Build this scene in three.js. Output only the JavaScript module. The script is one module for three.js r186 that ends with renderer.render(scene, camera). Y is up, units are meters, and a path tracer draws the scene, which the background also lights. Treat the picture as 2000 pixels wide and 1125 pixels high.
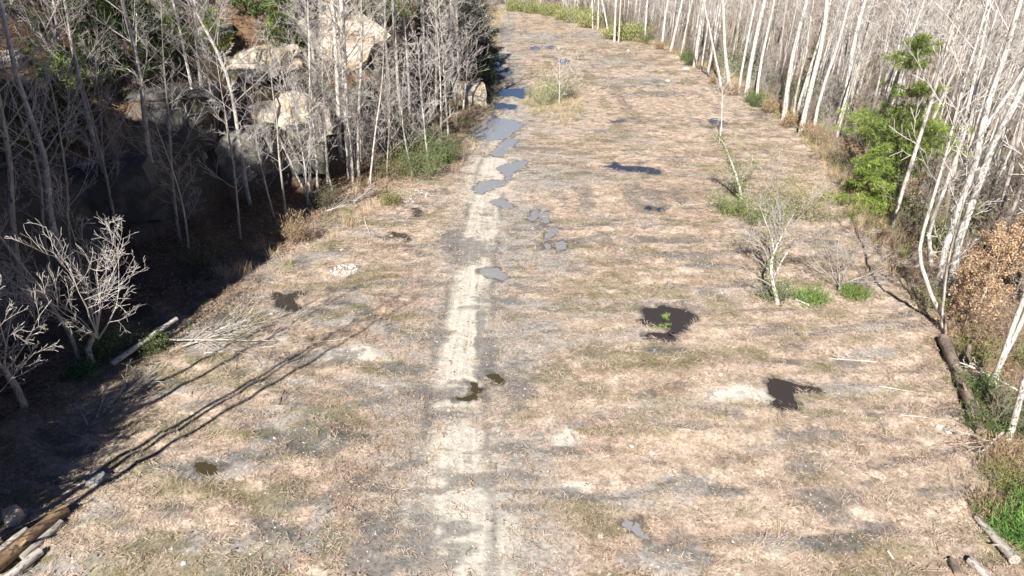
import * as THREE from 'three';
import { mergeGeometries, mergeVertices, toCreasedNormals } from 'three/addons/utils/BufferGeometryUtils.js';

// ------------------------------------------------------------------ camera, sky, sun, exposure
const scene = new THREE.Scene();
const camera = new THREE.PerspectiveCamera(45.76, 16 / 9, 0.5, 3000);
camera.position.set(0, 16, 0);
camera.rotation.x = -26.8 * Math.PI / 180;

function clearSky() {
  const w = 512, h = 256, d = new Float32Array(w * h * 4);
  const zen = [0.02, 0.075, 0.28], hor = [1.1, 1.85, 3.3];
  for (let j = 0; j < h; j++) {
    const el = ((j + 0.5) / h - 0.5) * Math.PI, t = Math.pow(1 - Math.max(0, Math.sin(el)), 4.2);
    for (let i = 0; i < w; i++) for (let k = 0; k < 4; k++) d[(j * w + i) * 4 + k] = k === 3 ? 1 : zen[k] + (hor[k] - zen[k]) * t;
  }
  const t = new THREE.DataTexture(d, w, h, THREE.RGBAFormat, THREE.FloatType);
  t.mapping = THREE.EquirectangularReflectionMapping; t.magFilter = THREE.LinearFilter; t.needsUpdate = true;
  return t;
}
scene.background = clearSky();
scene.environment = scene.background;
scene.backgroundIntensity = scene.environmentIntensity = 0.22;

const SUN_EL = 38 * Math.PI / 180, SUN_AZ = 17 * Math.PI / 180;
const sun = new THREE.DirectionalLight(0xfff8ef, 5);
sun.position.set(-Math.sin(SUN_AZ) * Math.cos(SUN_EL) * 200, Math.sin(SUN_EL) * 200, Math.cos(SUN_AZ) * Math.cos(SUN_EL) * 200 - 50);
sun.target.position.set(0, 0, -50);
sun.castShadow = true;
sun.shadow.mapSize.set(4096, 4096);
Object.assign(sun.shadow.camera, { left: -120, right: 120, top: 120, bottom: -120, near: 1, far: 600 });
scene.add(sun, sun.target);

const renderer = new THREE.WebGLRenderer({ antialias: true });
renderer.toneMapping = THREE.LinearToneMapping;
renderer.toneMappingExposure = 2.1;
renderer.shadowMap.enabled = true;

// ------------------------------------------------------------------ random numbers and noise
function rng(seed) { let a = seed * 2654435761 >>> 0; return () => { a = a + 0x6D2B79F5 | 0; let t = Math.imul(a ^ a >>> 15, 1 | a); t = t + Math.imul(t ^ t >>> 7, 61 | t) ^ t; return ((t ^ t >>> 14) >>> 0) / 4294967296; }; }
const TAB = new Float32Array(65536); { const r = rng(77); for (let i = 0; i < 65536; i++) TAB[i] = r(); }
function vn(x, y) {
  const xi = Math.floor(x), yi = Math.floor(y); let fx = x - xi, fy = y - yi;
  fx = fx * fx * (3 - 2 * fx); fy = fy * fy * (3 - 2 * fy);
  const a = xi & 255, b = (xi + 1) & 255, c = (yi & 255) << 8, d = ((yi + 1) & 255) << 8;
  const p = TAB[a | c], q = TAB[b | c], r = TAB[a | d], s = TAB[b | d];
  return p + (q - p) * fx + (r - p + (p - q - r + s) * fx) * fy;
}
function fbm(x, y, o = 4) { let s = 0, a = 0.5, n = 0; for (let i = 0; i < o; i++) { s += a * vn(x, y); n += a; a *= 0.5; x = x * 2.03 + 17.3; y = y * 2.03 + 5.7; } return s / n; }
const ss = (a, b, x) => { const t = Math.min(1, Math.max(0, (x - a) / (b - a))); return t * t * (3 - 2 * t); };
const lerp = (a, b, t) => a + (b - a) * t;
const V = (x, y, z) => new THREE.Vector3(x, y, z);

// ------------------------------------------------------------------ plan of the place (metres; x to the right, -z ahead)
function curve(list) { return z => { const n = list.length; if (z >= list[0][1]) return list[0][0]; for (let i = 1; i < n; i++) if (z >= list[i][1]) { const [x0, z0] = list[i - 1], [x1, z1] = list[i]; return lerp(x0, x1, (z - z0) / (z1 - z0)); } return list[n - 1][0]; }; }
const leftEdge0 = curve([[-15.5, 20], [-16, -10], [-16.8, -17], [-16.6, -21.3], [-15.7, -25.3], [-14.4, -29], [-13.3, -35], [-10.5, -44.3], [-7.6, -48.8], [-5, -54], [-4.1, -64], [-3.6, -74], [-3.4, -94], [-4.4, -148], [-3, -196], [-6, -230]]);
const rightEdge0 = curve([[12.5, 20], [13.5, -5], [14.5, -13.6], [15.8, -16.5], [17, -19.5], [19.3, -25.8], [20.7, -29.6], [22.4, -38], [26, -52.6], [28.6, -68], [28.6, -84], [28.3, -103], [25.9, -125], [19.8, -140], [17.3, -163], [12.7, -182], [0, -209], [-14, -222]]);
const trackX = curve([[-1.6, 0], [-1.7, -13.6], [-1.85, -17], [-2.2, -21.3], [-2.25, -25], [-2.1, -29.6], [-2.1, -35.7], [-1.9, -42.3], [-1.6, -51.3], [-1.1, -60.4], [-0.8, -72.8], [-1, -87], [-1.8, -113], [-1.7, -158], [-2.4, -200]]);
const wallOff = curve([[20, 30], [13, 8], [6, -1], [3.4, -6], [3.2, -14], [4, -18], [7, -26], [9.5, -36], [9, -46], [7, -54], [4, -62], [3, -80], [3, -140], [5, -230]]);
const leftEdge = z => leftEdge0(z) + (fbm(z * 0.35, 3.1, 3) - 0.5) * 2.2;
const rightEdge = z => rightEdge0(z) + (fbm(z * 0.3, 9.4, 3) - 0.5) * 1.8;
const wallX = z => leftEdge0(z) - wallOff(z) + (fbm(z * 0.16, 31.7, 3) - 0.5) * 5;

// puddles: [kind of water, outline on the ground]
const PUDDLES = [
  ['blue', [[-4.28, -114.8], [-3.62, -117.69], [-2.1, -117.1], [-0.83, -115.94], [-1.29, -112.05], [-2.55, -110.98], [-3.78, -112.05]], 'bright blue puddle slit in the shaded track bend, farthest of its cluster'],
  ['blue', [[-3.7, -106.89], [-2.65, -108.39], [-1.69, -106.39], [-2.1, -104], [-3.24, -104.47]], 'small blue puddle second from the far end of the shaded bend cluster'],
  ['blue', [[-3.17, -102.15], [-2.24, -103.53], [-1.03, -101.7], [-1.58, -99.49], [-2.75, -99.93]], 'narrow blue puddle third along the shaded track bend'],
  ['blue', [[-1.84, -97.38], [-0.93, -98.64], [-0.07, -97.38], [-0.7, -95.74], [-1.61, -96.14]], 'small blue puddle at the near end of the shaded bend'],
  ['blue', [[-1.61, -84.28], [-0.76, -86.56], [0.63, -85.9], [1.9, -86.56], [2.74, -84.92], [2.42, -82.1], [1.3, -80.31], [0.18, -81.8], [-0.96, -81.5]], 'light blue puddle beside the grassy shrub island'],
  ['blue', [[-2.15, -76.41], [-1.26, -77.76], [0, -77.21], [0.56, -76.14], [-0.11, -74.58], [-1.55, -74.58]], 'small puddle between the two larger track puddles beyond the bend'],
  ['grey', [[-4.19, -64.69], [-3.84, -67.36], [-2.91, -69.55], [-1.69, -70.69], [-0.1, -69.77], [0.92, -68.22], [0.79, -66.1], [0.15, -64.5], [-0.38, -62.58], [-1.5, -61.84], [-2.79, -61.48], [-3.68, -62.39]], 'largest pale grey-blue puddle on the track below the shaded bend'],
  ['grey', [[-1.75, -57.08], [-1.26, -59.21], [-0.7, -61.48], [0.24, -62.21], [0.56, -61.12], [-0.09, -59.04], [-0.65, -57.08], [-1.38, -56.14]], 'streaky rut puddle just below the largest track puddle'],
  ['grey', [[-1.14, -52.92], [-0.62, -54.05], [0.13, -54.49], [1.14, -55.08], [0.98, -53.2], [0.32, -52.23], [0.04, -51.03], [-0.12, -49.76], [-0.54, -50.01], [-0.52, -51.3], [-1.05, -52.1]], 'irregular grey puddle right of the pale track end'],
  ['grey', [[-2.65, -48.53], [-2.16, -49.63], [-1.36, -49.88], [-0.54, -49.76], [-0.38, -49.02], [-1.06, -48.29], [-1.67, -47.48], [-2.27, -46.68], [-2.6, -47.48]], 'flat grey mud puddle crossing the pale track'],
  ['grey', [[-1.43, -45.26], [-1, -45.47], [-0.32, -45.37], [-0.03, -44.12], [-0.45, -43.61], [-0.91, -44.12], [-1.31, -44.63]], 'small grey puddle below the pair of joined track puddles'],
  ['grey', [[-1.69, -33.89], [-1.33, -34.22], [-0.79, -33.95], [-0.33, -33.37], [-0.38, -32.67], [-0.88, -32.86], [-1.49, -33.24]], 'oval grey puddle on the right side of the mid track'],
  ['blue', [[6.99, -53.34], [7.79, -53.76], [8.55, -54.78], [8.86, -53.76], [9.83, -53.62], [10.78, -53.34], [11.71, -52.23], [11.37, -51.3], [10.49, -51.69], [9.71, -51.83], [8.95, -52.1], [7.97, -52.64]], 'long deep blue puddle in the dry grass right of the track'],
  ['blue', [[8.98, -43.91], [9.46, -44.22], [9.45, -43.41], [9.05, -43.12]], 'tiny blue puddle in grass, left one of a close pair'],
  ['blue', [[9.57, -43.71], [10.14, -44.12], [10.45, -43.91], [10.22, -43.12], [9.67, -43.12]], 'tiny blue puddle in grass, right one of a close pair'],
  ['dark', [[6.25, -29.26], [6.53, -29.74], [7.01, -29.58], [7.62, -29.84], [8.02, -29.58], [8.6, -29.47], [8.85, -28.85], [8.86, -28.25], [8.33, -27.86], [8.03, -27.38], [7.75, -27.01], [7.29, -26.83], [7.02, -27.1], [7.26, -27.57], [6.86, -27.76], [6.37, -27.67], [6.11, -28.15], [6.44, -28.65]], 'large dark puddle with green grass tufts in it'],
  ['dark', [[6.22, -27.1], [6.68, -27.29], [7.19, -27.01], [7.6, -26.74], [7.32, -26.29], [6.76, -26.47], [6.26, -26.56]], 'narrow dark puddle just below the large tufted puddle'],
  ['dark', [[10.32, -23.23], [10.75, -23.53], [11.35, -23.31], [11.79, -23.02], [12.38, -22.84], [12.13, -22.52], [11.65, -22.45], [11.26, -22.17], [11.17, -21.7], [10.78, -21.31], [10.42, -21.05], [10.23, -21.31], [10.22, -21.97], [10.27, -22.59]], 'dark brown forked puddle on the right of the clearing'],
  ['brown', [[-2.26, -22.1], [-1.97, -22.31], [-1.59, -22.45], [-1.56, -23.31], [-1.31, -23.45], [-1.22, -22.8], [-1.29, -22.04], [-1.8, -21.87]], 'brown water in the rut at the near end of the pale track'],
  ['brown', [[-0.9, -23.75], [-0.6, -23.91], [-0.34, -23.57], [-0.42, -23.16], [-0.75, -23.2]], 'small brown puddle right of the near track end'],
  ['blue', [[19.96, -69.55], [20.83, -70.46], [21.31, -69.55], [21.46, -68.22], [20.41, -67.36], [19.93, -68.22]], 'small blue puddle by the slender sapling near the right forest'],
  ['blue', [[10.03, -69.1], [10.74, -69.77], [11.64, -69.55], [11, -68.66], [10.22, -68.22]], 'thin blue slit puddle in the far grass'],
  ['blue', [[3.17, -123.24], [4.11, -125.2], [4.73, -122.6], [3.95, -120.1]], 'little pale blue puddle beyond the shrub island, left one'],
  ['blue', [[6.01, -123.89], [6.91, -125.87], [7.42, -123.89], [6.59, -121.34]], 'little pale blue puddle beyond the shrub island, far right one'],
  ['blue', [[7.05, -108.9], [8.13, -110.98], [8.73, -108.39], [8.02, -104.94], [7.25, -105.91]], 'little blue puddle touching the back of the shrub island'],
  ['dark', [[-12.21, -30.56], [-12.11, -31.24], [-11.62, -31.01], [-11.34, -31.47], [-10.58, -31.24], [-10.66, -30.56], [-10.82, -30.22], [-10.36, -29.47], [-10.82, -29.16], [-11.45, -29.58], [-11.75, -29.9]], 'black pool at the edge of the hill shade'],
  ['dark', [[-8.32, -38.65], [-7.77, -38.73], [-7.35, -38.81], [-7.61, -39.65], [-7.07, -39.48], [-6.3, -38.98], [-6.26, -38.01], [-6.94, -38.17], [-7.71, -38.33]], 'dark pool near the fallen twigs left of the track'],
  ['dark', [[-6.72, -43.12], [-6.53, -43.81], [-6.08, -43.51], [-5.9, -42.54], [-6.32, -42.16]], 'small dark pool below the green shrubs left of track'],
  ['grey', [[3.31, -15.57], [3.54, -15.74], [3.84, -15.8], [3.97, -15.63], [3.98, -15.3], [4.04, -14.94], [3.96, -14.82], [3.82, -15.1], [3.6, -15.3], [3.36, -15.38]], 'murky triangular puddle near the bottom edge right of centre'],
  ['grey', [[1.13, -41.41], [1.36, -42.73], [1.72, -43.32], [1.77, -42.73], [1.52, -41.41], [1.25, -41.05]], 'narrow rut puddle, upper left of the tyre-print cluster'],
  ['grey', [[1.97, -42.73], [2.32, -42.92], [2.4, -41.78], [2.21, -40.52], [1.97, -40.87]], 'narrow rut puddle, upper right of the tyre-print cluster'],
  ['grey', [[1.95, -38.81], [2.38, -39.99], [2.93, -40.52], [2.88, -39.65], [2.38, -38.65], [2.05, -38.33]], 'slanting rut puddle in the middle of the tyre-print cluster'],
  ['grey', [[1.94, -37.23], [2.21, -37.85], [2.47, -38.01], [2.42, -37.07], [2.1, -36.62]], 'rut puddle, lower left of the tyre-print cluster'],
  ['grey', [[2.6, -37.07], [2.9, -38.01], [3.27, -38.01], [3.27, -37.07], [2.87, -36.62]], 'rut puddle, lower right of the tyre-print cluster'],
  ['brown', [[-10.84, -18.19], [-10.59, -18.45], [-10.12, -18.35], [-9.9, -18.14], [-10.24, -17.94], [-10.48, -17.84]], 'dark brown wet hollow in the grass at lower left'],
];
// dark mud, moss and bare patches that carry no water: [x, z, half width, half depth, kind]
const PATCHES = [
  [[-6.86, -20.37], 1.5, 1.6, 'moss'], [[-7.02, -19.49], 2, 0.9, 'mud'], [[9.96, -18.01], 0.7, 0.55, 'mud'], [[10.2, -16.69], 1.1, 0.7, 'mud'], [[10.09, -16.02], 0.7, 0.5, 'mud'], [[11.02, -15.42], 0.8, 0.4, 'mud'], [[7.34, -25.14], 2.2, 0.5, 'moss'],
  [[6.53, -25.56], 1, 0.4, 'mud'], [[9.68, -35.74], 3, 0.7, 'mud'], [[11.37, -34.35], 2, 0.5, 'mud'], [[16.55, -90.76], 6, 4, 'grey'], [[16.97, -82.4], 4, 2, 'mud'], [[2.24, -58.7], 3, 1, 'mud'], [[-3.7, -38.01], 1, 2, 'mud'],
  [[-1.11, -24.93], 0.5, 2.4, 'mud'], [[-1.48, -27.57], 0.25, 4, 'mud'], [[-2.85, -22.31], 1.6, 0.6, 'mud'], [[-3.98, -21.63], 2.6, 0.9, 'grey'], [[-4.75, -24.14], 1.2, 0.4, 'mud'], [[-5.73, -27.57], 2.2, 2, 'leaf'], [[-3.54, -21.31], 1.6, 1.4, 'leaf'], [[-4.95, -20.37], 2, 1.6, 'leaf'],
  [[-2.76, -14.78], 0.6, 1.8, 'mud'], [[-2.66, -16.02], 0.5, 1.6, 'grey'], [[-4.52, -14.4], 0.5, 0.9, 'mud'], [[-3.74, -13.85], 0.6, 0.6, 'mud'], [[-5.92, -15.8], 0.4, 0.8, 'grey'], [[-9.41, -14.59], 0.5, 0.8, 'grey'], [[-12.79, -15.8], 0.8, 0.5, 'grey'], [[-12.08, -23.02], 0.5, 0.25, 'grey'],
  [[-12.54, -21.63], 0.6, 0.3, 'grey'], [[-8.96, -18.67], 1.4, 0.4, 'mud'], [[-12.48, -13.85], 1.5, 0.6, 'grey'], [[2.04, -19.63], 0.6, 0.6, 'pale'], [[2.2, -17.15], 0.7, 0.3, 'pale'], [[9.36, -22.31], 1.6, 0.5, 'pale'], [[5.75, -17.15], 1.6, 0.6, 'grey'], [[3.81, -16.69], 1, 0.5, 'grey'],
  [[-1.24, -14.98], 1.3, 2.2, 'pale'], [[-0.65, -16.24], 1.2, 2, 'grey'], [[0, -14.4], 1.2, 1.2, 'grey'], [[-1.83, -19.21], 1.2, 1.4, 'pale'], [[0, -18.94], 1.4, 1.3, 'grey'], [[15.67, -25.35], 1.4, 0.5, 'grey'], [[17.67, -27.57], 2, 0.5, 'grey'], [[13.17, -22.66], 1.4, 0.6, 'grey'],
  [[11.19, -19.78], 1.6, 0.4, 'mud'], [[14.19, -24.53], 1, 0.4, 'mud'], [[-6.71, -25.35], 2, 0.8, 'pale'], [[-0.3, -37.23], 2.4, 4, 'grey'], [[2.35, -35.74], 2, 3, 'grey'], [[0.34, -42.35], 2, 4, 'grey'], [[12.42, -46.46], 4, 1.5, 'leaf'], [[5.53, -24.93], 3, 1.2, 'green'],
  [[-2.45, -36.47], 1.5, 2, 'mud'], [[-4.36, -57.08], 1.3, 3, 'grey'], [[-5.67, -57.08], 1, 3, 'mud'], [[2.33, -50.01], 3, 4, 'grey'], [[-5.63, -21.97], 2.2, 1.2, 'leaf'], [[-4.08, -18.4], 1.2, 2, 'leaf'], [[-5.19, -16.92], 1.0, 1.6, 'leaf'], [[-4.13, -15.18], 0.8, 1.2, 'mud'], [[-5.21, -14.78], 0.7, 0.8, 'moss'], [[-7.37, -16.92], 1, 0.8, 'moss'], [[-7.44, -15.08], 0.9, 0.6, 'mud'], [[-12.77, -20.37], 1.6, 0.5, 'moss'], [[-13.12, -18.4], 1.2, 0.5, 'moss'], [[-9.37, -16.92], 1.2, 0.5, 'green'], [[-10.63, -14.59], 1.1, 0.6, 'moss'], [[-9.06, -24.93], 1, 0.6, 'mud'], [[-12.6, -24.93], 1.6, 0.5, 'green'], [[2.26, -16.02], 1.2, 0.6, 'green'], [[7.45, -18.4], 1.6, 0.5, 'leaf'], [[4.48, -14.21], 1.4, 0.6, 'grey'], [[7.96, -14.78], 1.3, 0.5, 'grey'], [[9.8, -14.78], 1, 0.4, 'mud'], [[6.11, -22.31], 1, 0.6, 'leaf'], [[1.71, -23.75], 1, 1, 'moss'], [[0.41, -22.66], 0.8, 1.2, 'mud'],
  [[3.58, -25.35], 1.4, 0.8, 'moss'], [[3.09, -22.66], 0.9, 0.7, 'moss'], [[4.29, -29.58], 2.6, 0.5, 'moss'], [[5.23, -30.95], 3, 0.4, 'green'], [[3.94, -37.23], 3, 0.5, 'green'], [[8.95, -38.01], 4, 0.5, 'mud'], [[-10.98, -17.15], 1.4, 0.5, 'green'], [[-7.23, -16.46], 0.8, 0.7, 'moss'],
  [[-9.7, -19.78], 1.3, 0.5, 'green'], [[15.53, -107.88], 4, 5, 'grey'], [[14.87, -139.94], 4, 8, 'grey'], [[5.79, -135.96], 5, 10, 'grey'], [[-1.57, -148.61], 2.5, 14, 'mud'], [[-3.72, -103.07], 1.4, 16, 'mud'],
].map(p => ({ x: p[0][0], z: p[0][1], a: p[1], b: p[2], k: p[3] }));

function segDist(px, pz, a, b) { const dx = b[0] - a[0], dz = b[1] - a[1], t = Math.min(1, Math.max(0, ((px - a[0]) * dx + (pz - a[1]) * dz) / (dx * dx + dz * dz))); return Math.hypot(px - a[0] - dx * t, pz - a[1] - dz * t); }
for (const p of PUDDLES) {          // smooth, slightly ragged outline and bounds
  const sh = new THREE.CatmullRomCurve3(p[1].map(q => V(q[0], 0, q[1])), true, 'catmullrom', 0.5), n = 72;
  p.out = [];
  for (let i = 0; i < n; i++) { const q = sh.getPoint(i / n); p.out.push([q.x + (fbm(q.x * 3, q.z * 3 + 9, 3) - 0.5) * 0.7, q.z + (fbm(q.x * 3 + 40, q.z * 3, 3) - 0.5) * 0.6]); }
  p.box = [Math.min(...p.out.map(q => q[0])) - 1, Math.max(...p.out.map(q => q[0])) + 1, Math.min(...p.out.map(q => q[1])) - 1, Math.max(...p.out.map(q => q[1])) + 1];
}
function puddleSigned(x, z) {       // negative inside, metres, at most 1
  let best = 1;
  for (const p of PUDDLES) {
    if (x < p.box[0] || x > p.box[1] || z < p.box[2] || z > p.box[3]) continue;
    let d = 9, inside = false; const o = p.out;
    for (let i = 0, j = o.length - 1; i < o.length; j = i++) {
      d = Math.min(d, segDist(x, z, o[j], o[i]));
      if ((o[i][1] > z) !== (o[j][1] > z) && x < (o[j][0] - o[i][0]) * (z - o[i][1]) / (o[j][1] - o[i][1]) + o[i][0]) inside = !inside;
    }
    best = Math.min(best, inside ? -d : d);
  }
  return best;
}

// ------------------------------------------------------------------ heights
function hillHeight(u, x, z) {      // u: metres left of the foot of the old highwall
  if (u <= 0) return 0;
  const near = ss(-34, -14, z), top = (lerp(6.5, 25, near) + 2.5 * ss(-58, -80, z)) * lerp(0.7, 1.2, fbm(z * 0.16 + 4, x * 0.09, 3));
  const steep = lerp(2.2, 4.5, vn(z * 0.12, 8.5));
  let h = top * ss(0, steep, u + (fbm(x * 0.7, z * 0.7, 3) - 0.5) * 1.6);
  const rough = ss(0.2, 1.5, u) * (1 - ss(9, 16, u));
  h += rough * (fbm(x * 0.45, z * 0.45, 4) - 0.5) * 3.2;
  const st = 1.15, k = h / st, f = k - Math.floor(k);
  h = lerp(h, (Math.floor(k) + ss(0.25, 0.75, f)) * st, 0.65 * rough);       // bedded sandstone: ledges
  const v = Math.max(0, u - steep);
  h += v * lerp(0.52, 0.38, near) - Math.max(0, v - 30) * lerp(0.3, 0.34, near) + (fbm(x * 0.12, z * 0.12, 3) - 0.5) * 3.5 * ss(2, 14, v);
  return h;
}
function height(x, z, noPuddle) {
  const e = rightEdge(z), s = x - e, far = -206 - z;
  let h = (fbm(x * 0.11, z * 0.11, 3) - 0.5) * 0.28;
  const flat = ss(0, 2.5, Math.abs(x - trackX(z)));
  h += flat * (fbm(x * 0.5, z * 1.6 + 40, 3) - 0.5) * 0.16;
  // wheel ruts
  const dt = Math.abs(x - trackX(z)); h -= 0.05 * Math.exp(-Math.pow((dt - 0.75) / 0.22, 2)) * ss(-230, -40, z);
  // furrows left by grading, right half of the clearing
  if (x > 0) h += ss(2, 5, x) * ss(-48, -42, z) * 0.055 * Math.sin((z + x * 0.1) * 4.4 + fbm(x * 0.15, z * 0.4, 2) * 9) * ss(-6, -1, e - x > 0 ? 1 : -6);
  else h += ss(-3, -6, x) * ss(-34, -28, z) * 0.05 * Math.sin((z * 0.8 - x * 0.5) * 4.0 + fbm(x * 0.2, z * 0.4, 2) * 7);
  if (s > -2.2) { const lip = ss(-2.2, -0.8, s) * (1 - ss(-0.6, 1.2, s)); h += lip * 0.35 * vn(x * 0.6, z * 0.6); }
  if (s > 0) { h += -0.42 * Math.min(s, 24) * ss(0, 3, s) - 0.02 * Math.max(0, Math.min(s, 60) - 24) + 0.42 * Math.max(0, s - 62) - 0.3 * Math.max(0, s - 150) + (fbm(x * 0.2, z * 0.2, 3) - 0.5) * 1.6 * ss(1, 8, s); }
  const w = leftEdge(z) - x;
  if (w > -1.5) h += ss(-1.5, 3, w) * (0.35 + (fbm(x * 0.5, z * 0.5, 3) - 0.5) * 0.7);
  h += hillHeight(wallX(z) - x, x, z);
  if (far > 0) h += 0.05 * far;
  if (!noPuddle && z < -12 && z > -150 && s < 0 && w < 1) { const p = puddleSigned(x, z); if (p < 0.8) h = lerp(h, -0.03, 1 - ss(0.15, 0.8, p)) - 0.09 * (1 - ss(-0.25, 0.05, p)); }
  return h;
}

// ------------------------------------------------------------------ what lies on the ground at a point
function cover(x, z) {
  const c = {};
  const stretch = x > 0.5 ? 1 : 0.55;
  const fz = 1 + 2.2 * ss(-42, -85, z); const A = fbm(x / (5 * stretch) + 3, z / (1.25 * fz) + x * 0.05, 4), B = fbm(x / 2.6 + 50, z / (1.1 * fz) + 7, 4), C = fbm(x / 3.1 + 91, z / fz + 33, 4), D = fbm(x / 9, z / 9 + 60, 3);
  const rt = ss(0, 5, x); c.grey = ss(lerp(0.50, 0.54, rt), lerp(0.64, 0.70, rt), A * 0.75 + D * 0.25) * lerp(1, 0.72, rt);
  c.green = ss(0.54, 0.70, B) * (x < -2 ? 1 : 0.8);
  c.leaf = ss(0.54, 0.70, C) * 0.8;
  c.pale = 0; c.mud = 0.9 * ss(0.58, 0.72, fbm(x / 1.7 + 20, z / (0.7 * fz) + 11, 4));
  const t = trackX(z), d = x - t, ad = Math.abs(d);
  const along = fbm(d * 5 + 3, z * 0.22, 3), patch = fbm(x * 0.5, z * 0.35 + 70, 3);
  const wob = (fbm(z * 0.7, 5.5 + Math.sign(d), 3) - 0.5) * 0.7;
  const wide = z > -20 ? 0.35 + 0.5 * fbm(z * 0.5, 77, 2) : z < -38 ? 0.25 + 1.1 * fbm(z * 0.22, 78, 2) * ss(-38, -44, z) : 0;
  const pieces = z > -19.6 ? 0.75 : z > -21.5 ? 0.2 : z > -36 ? 1 : z > -56 ? 0.85 : 0.3;
  c.pale = (1 - ss(0.55, 1.25 + wide * 0.6, Math.abs(d - (z > -20 ? 0.25 : 0)) - wide * 0.6 + wob * 1.3)) * pieces * Math.min(1, 1.25 * ss(0.2, 0.46, along * 0.6 + patch * 0.5));
  if (ad < 4) { c.grey = Math.max(c.grey, (1 - ss(1.2, 4, ad + wob * 2)) * 0.75); c.green *= ss(0.8, 3, ad); c.leaf *= ss(0.8, 2.6, ad); }
  if (z > -21 && x > -2 && x < 3) c.grey = Math.max(c.grey, (1 - ss(0.5, 3, x)) * 0.85 * ss(-21.5, -18, z));
  const side = Math.exp(-Math.pow((ad - 1.15 + wob * 0.5) / 0.22, 2)); c.mud = Math.max(c.mud, side * ss(0.4, 0.6, patch + 0.08) * 0.9);
  for (const p of PATCHES) {
    const dx = (x - p.x) / p.a, dz = (z - p.z) / p.b; if (Math.abs(dx) > 1.6 || Math.abs(dz) > 1.6) continue;
    const v = 1 - ss(0.55, 1.25, Math.hypot(dx, dz) + (fbm(x * 1.9, z * 2.6 + 13, 4) - 0.5) * 1.3);
    if (p.k === 'moss') { c.green = Math.max(c.green, v); c.mud = Math.max(c.mud, v * 0.45); } else c[p.k] = Math.max(c[p.k], v);
  }
  c.wet = 0;
  if (z > -150) { const q = puddleSigned(x, z) + (fbm(x * 3, z * 3, 3) - 0.5) * 0.5; c.wet = 1 - ss(0.0, 0.24, q); }
  const e = ss(-1.2, 1.5, x - rightEdge(z) + (fbm(x * 0.8, z * 0.8, 3) - 0.5) * 3), l = ss(-1.5, 2.5, leftEdge(z) - x + (fbm(x * 0.8, z * 0.8, 3) - 0.5) * 3);
  c.wood = Math.max(e, l);
  return c;
}
const COL = { straw: [0.48, 0.395, 0.315], straw2: [0.38, 0.295, 0.23], dirt: [0.17, 0.135, 0.10], pale: [0.50, 0.465, 0.40], grey: [0.26, 0.25, 0.235], green: [0.135, 0.125, 0.052], leaf: [0.24, 0.17, 0.13], mud: [0.10, 0.097, 0.095], wet: [0.065, 0.058, 0.05], wood: [0.15, 0.098, 0.06], bed: [0.05, 0.045, 0.036] };
function mixTo(o, c, t) { o[0] += (c[0] - o[0]) * t; o[1] += (c[1] - o[1]) * t; o[2] += (c[2] - o[2]) * t; }
function groundColour(x, z, fine, o) {
  const c = cover(x, z), n = fbm(x * 2.2, z * 3.1, 3);
  o[0] = COL.straw[0]; o[1] = COL.straw[1]; o[2] = COL.straw[2];
  mixTo(o, COL.straw2, ss(0.35, 0.7, n));
  mixTo(o, COL.leaf, c.leaf * 0.62); mixTo(o, COL.dirt, 0.6 * ss(0.52, 0.7, fbm(x * 2.9 + 9, z * 3.6, 4)) * (1 - c.pale)); mixTo(o, COL.grey, c.grey * 0.82); mixTo(o, COL.green, c.green * 0.7); mixTo(o, COL.pale, c.pale); mixTo(o, COL.mud, c.mud * 0.72); mixTo(o, COL.wet, c.wet * 0.75); mixTo(o, COL.wood, c.wood * 0.9);
  const g = 0.45 + 1.1 * fbm(x * fine, z * fine, 3), hsh = TAB[(Math.floor(x * fine * 1.3) * 73 + Math.floor(z * fine * 1.3) * 151) & 65535];
  let k = lerp(g, 0.72 + 0.5 * fbm((x - trackX(z)) * 9, z * 0.5, 3) + 0.12 * (g - 0.9), c.pale); k *= 0.84 + 0.32 * TAB[(Math.floor(x * fine * 3.1) * 1031 + Math.floor(z * fine * 3.1) * 277) & 65535]; if (hsh > 0.985) k *= 1.55; else if (hsh < 0.03) k *= 0.62;
  o[0] *= k; o[1] *= k; o[2] *= k;
}
const sRGB = v => { v = Math.min(1, Math.max(0, v)); return 255 * (v <= 0.0031308 ? v * 12.92 : 1.055 * Math.pow(v, 1 / 2.4) - 0.055); };
const LUT = new Uint8Array(4097); for (let i = 0; i <= 4096; i++) LUT[i] = Math.round(sRGB(i / 4096));
function texOf(w, h, fn, srgb = true) {
  const d = new Uint8Array(w * h * 4), o = [0, 0, 0];
  for (let j = 0; j < h; j++) for (let i = 0; i < w; i++) { fn((i + 0.5) / w, (j + 0.5) / h, o); const k = (j * w + i) * 4; for (let q = 0; q < 3; q++) d[k + q] = srgb ? LUT[Math.max(0, Math.min(4096, o[q] * 4096 | 0))] : Math.max(0, Math.min(255, o[q] * 255 | 0)); d[k + 3] = 255; }
  const t = new THREE.DataTexture(d, w, h, THREE.RGBAFormat, THREE.UnsignedByteType);
  t.magFilter = THREE.LinearFilter; t.minFilter = THREE.LinearFilter; t.wrapS = t.wrapT = THREE.RepeatWrapping; if (srgb) t.colorSpace = THREE.SRGBColorSpace; t.needsUpdate = true;
  return t;
}
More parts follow.
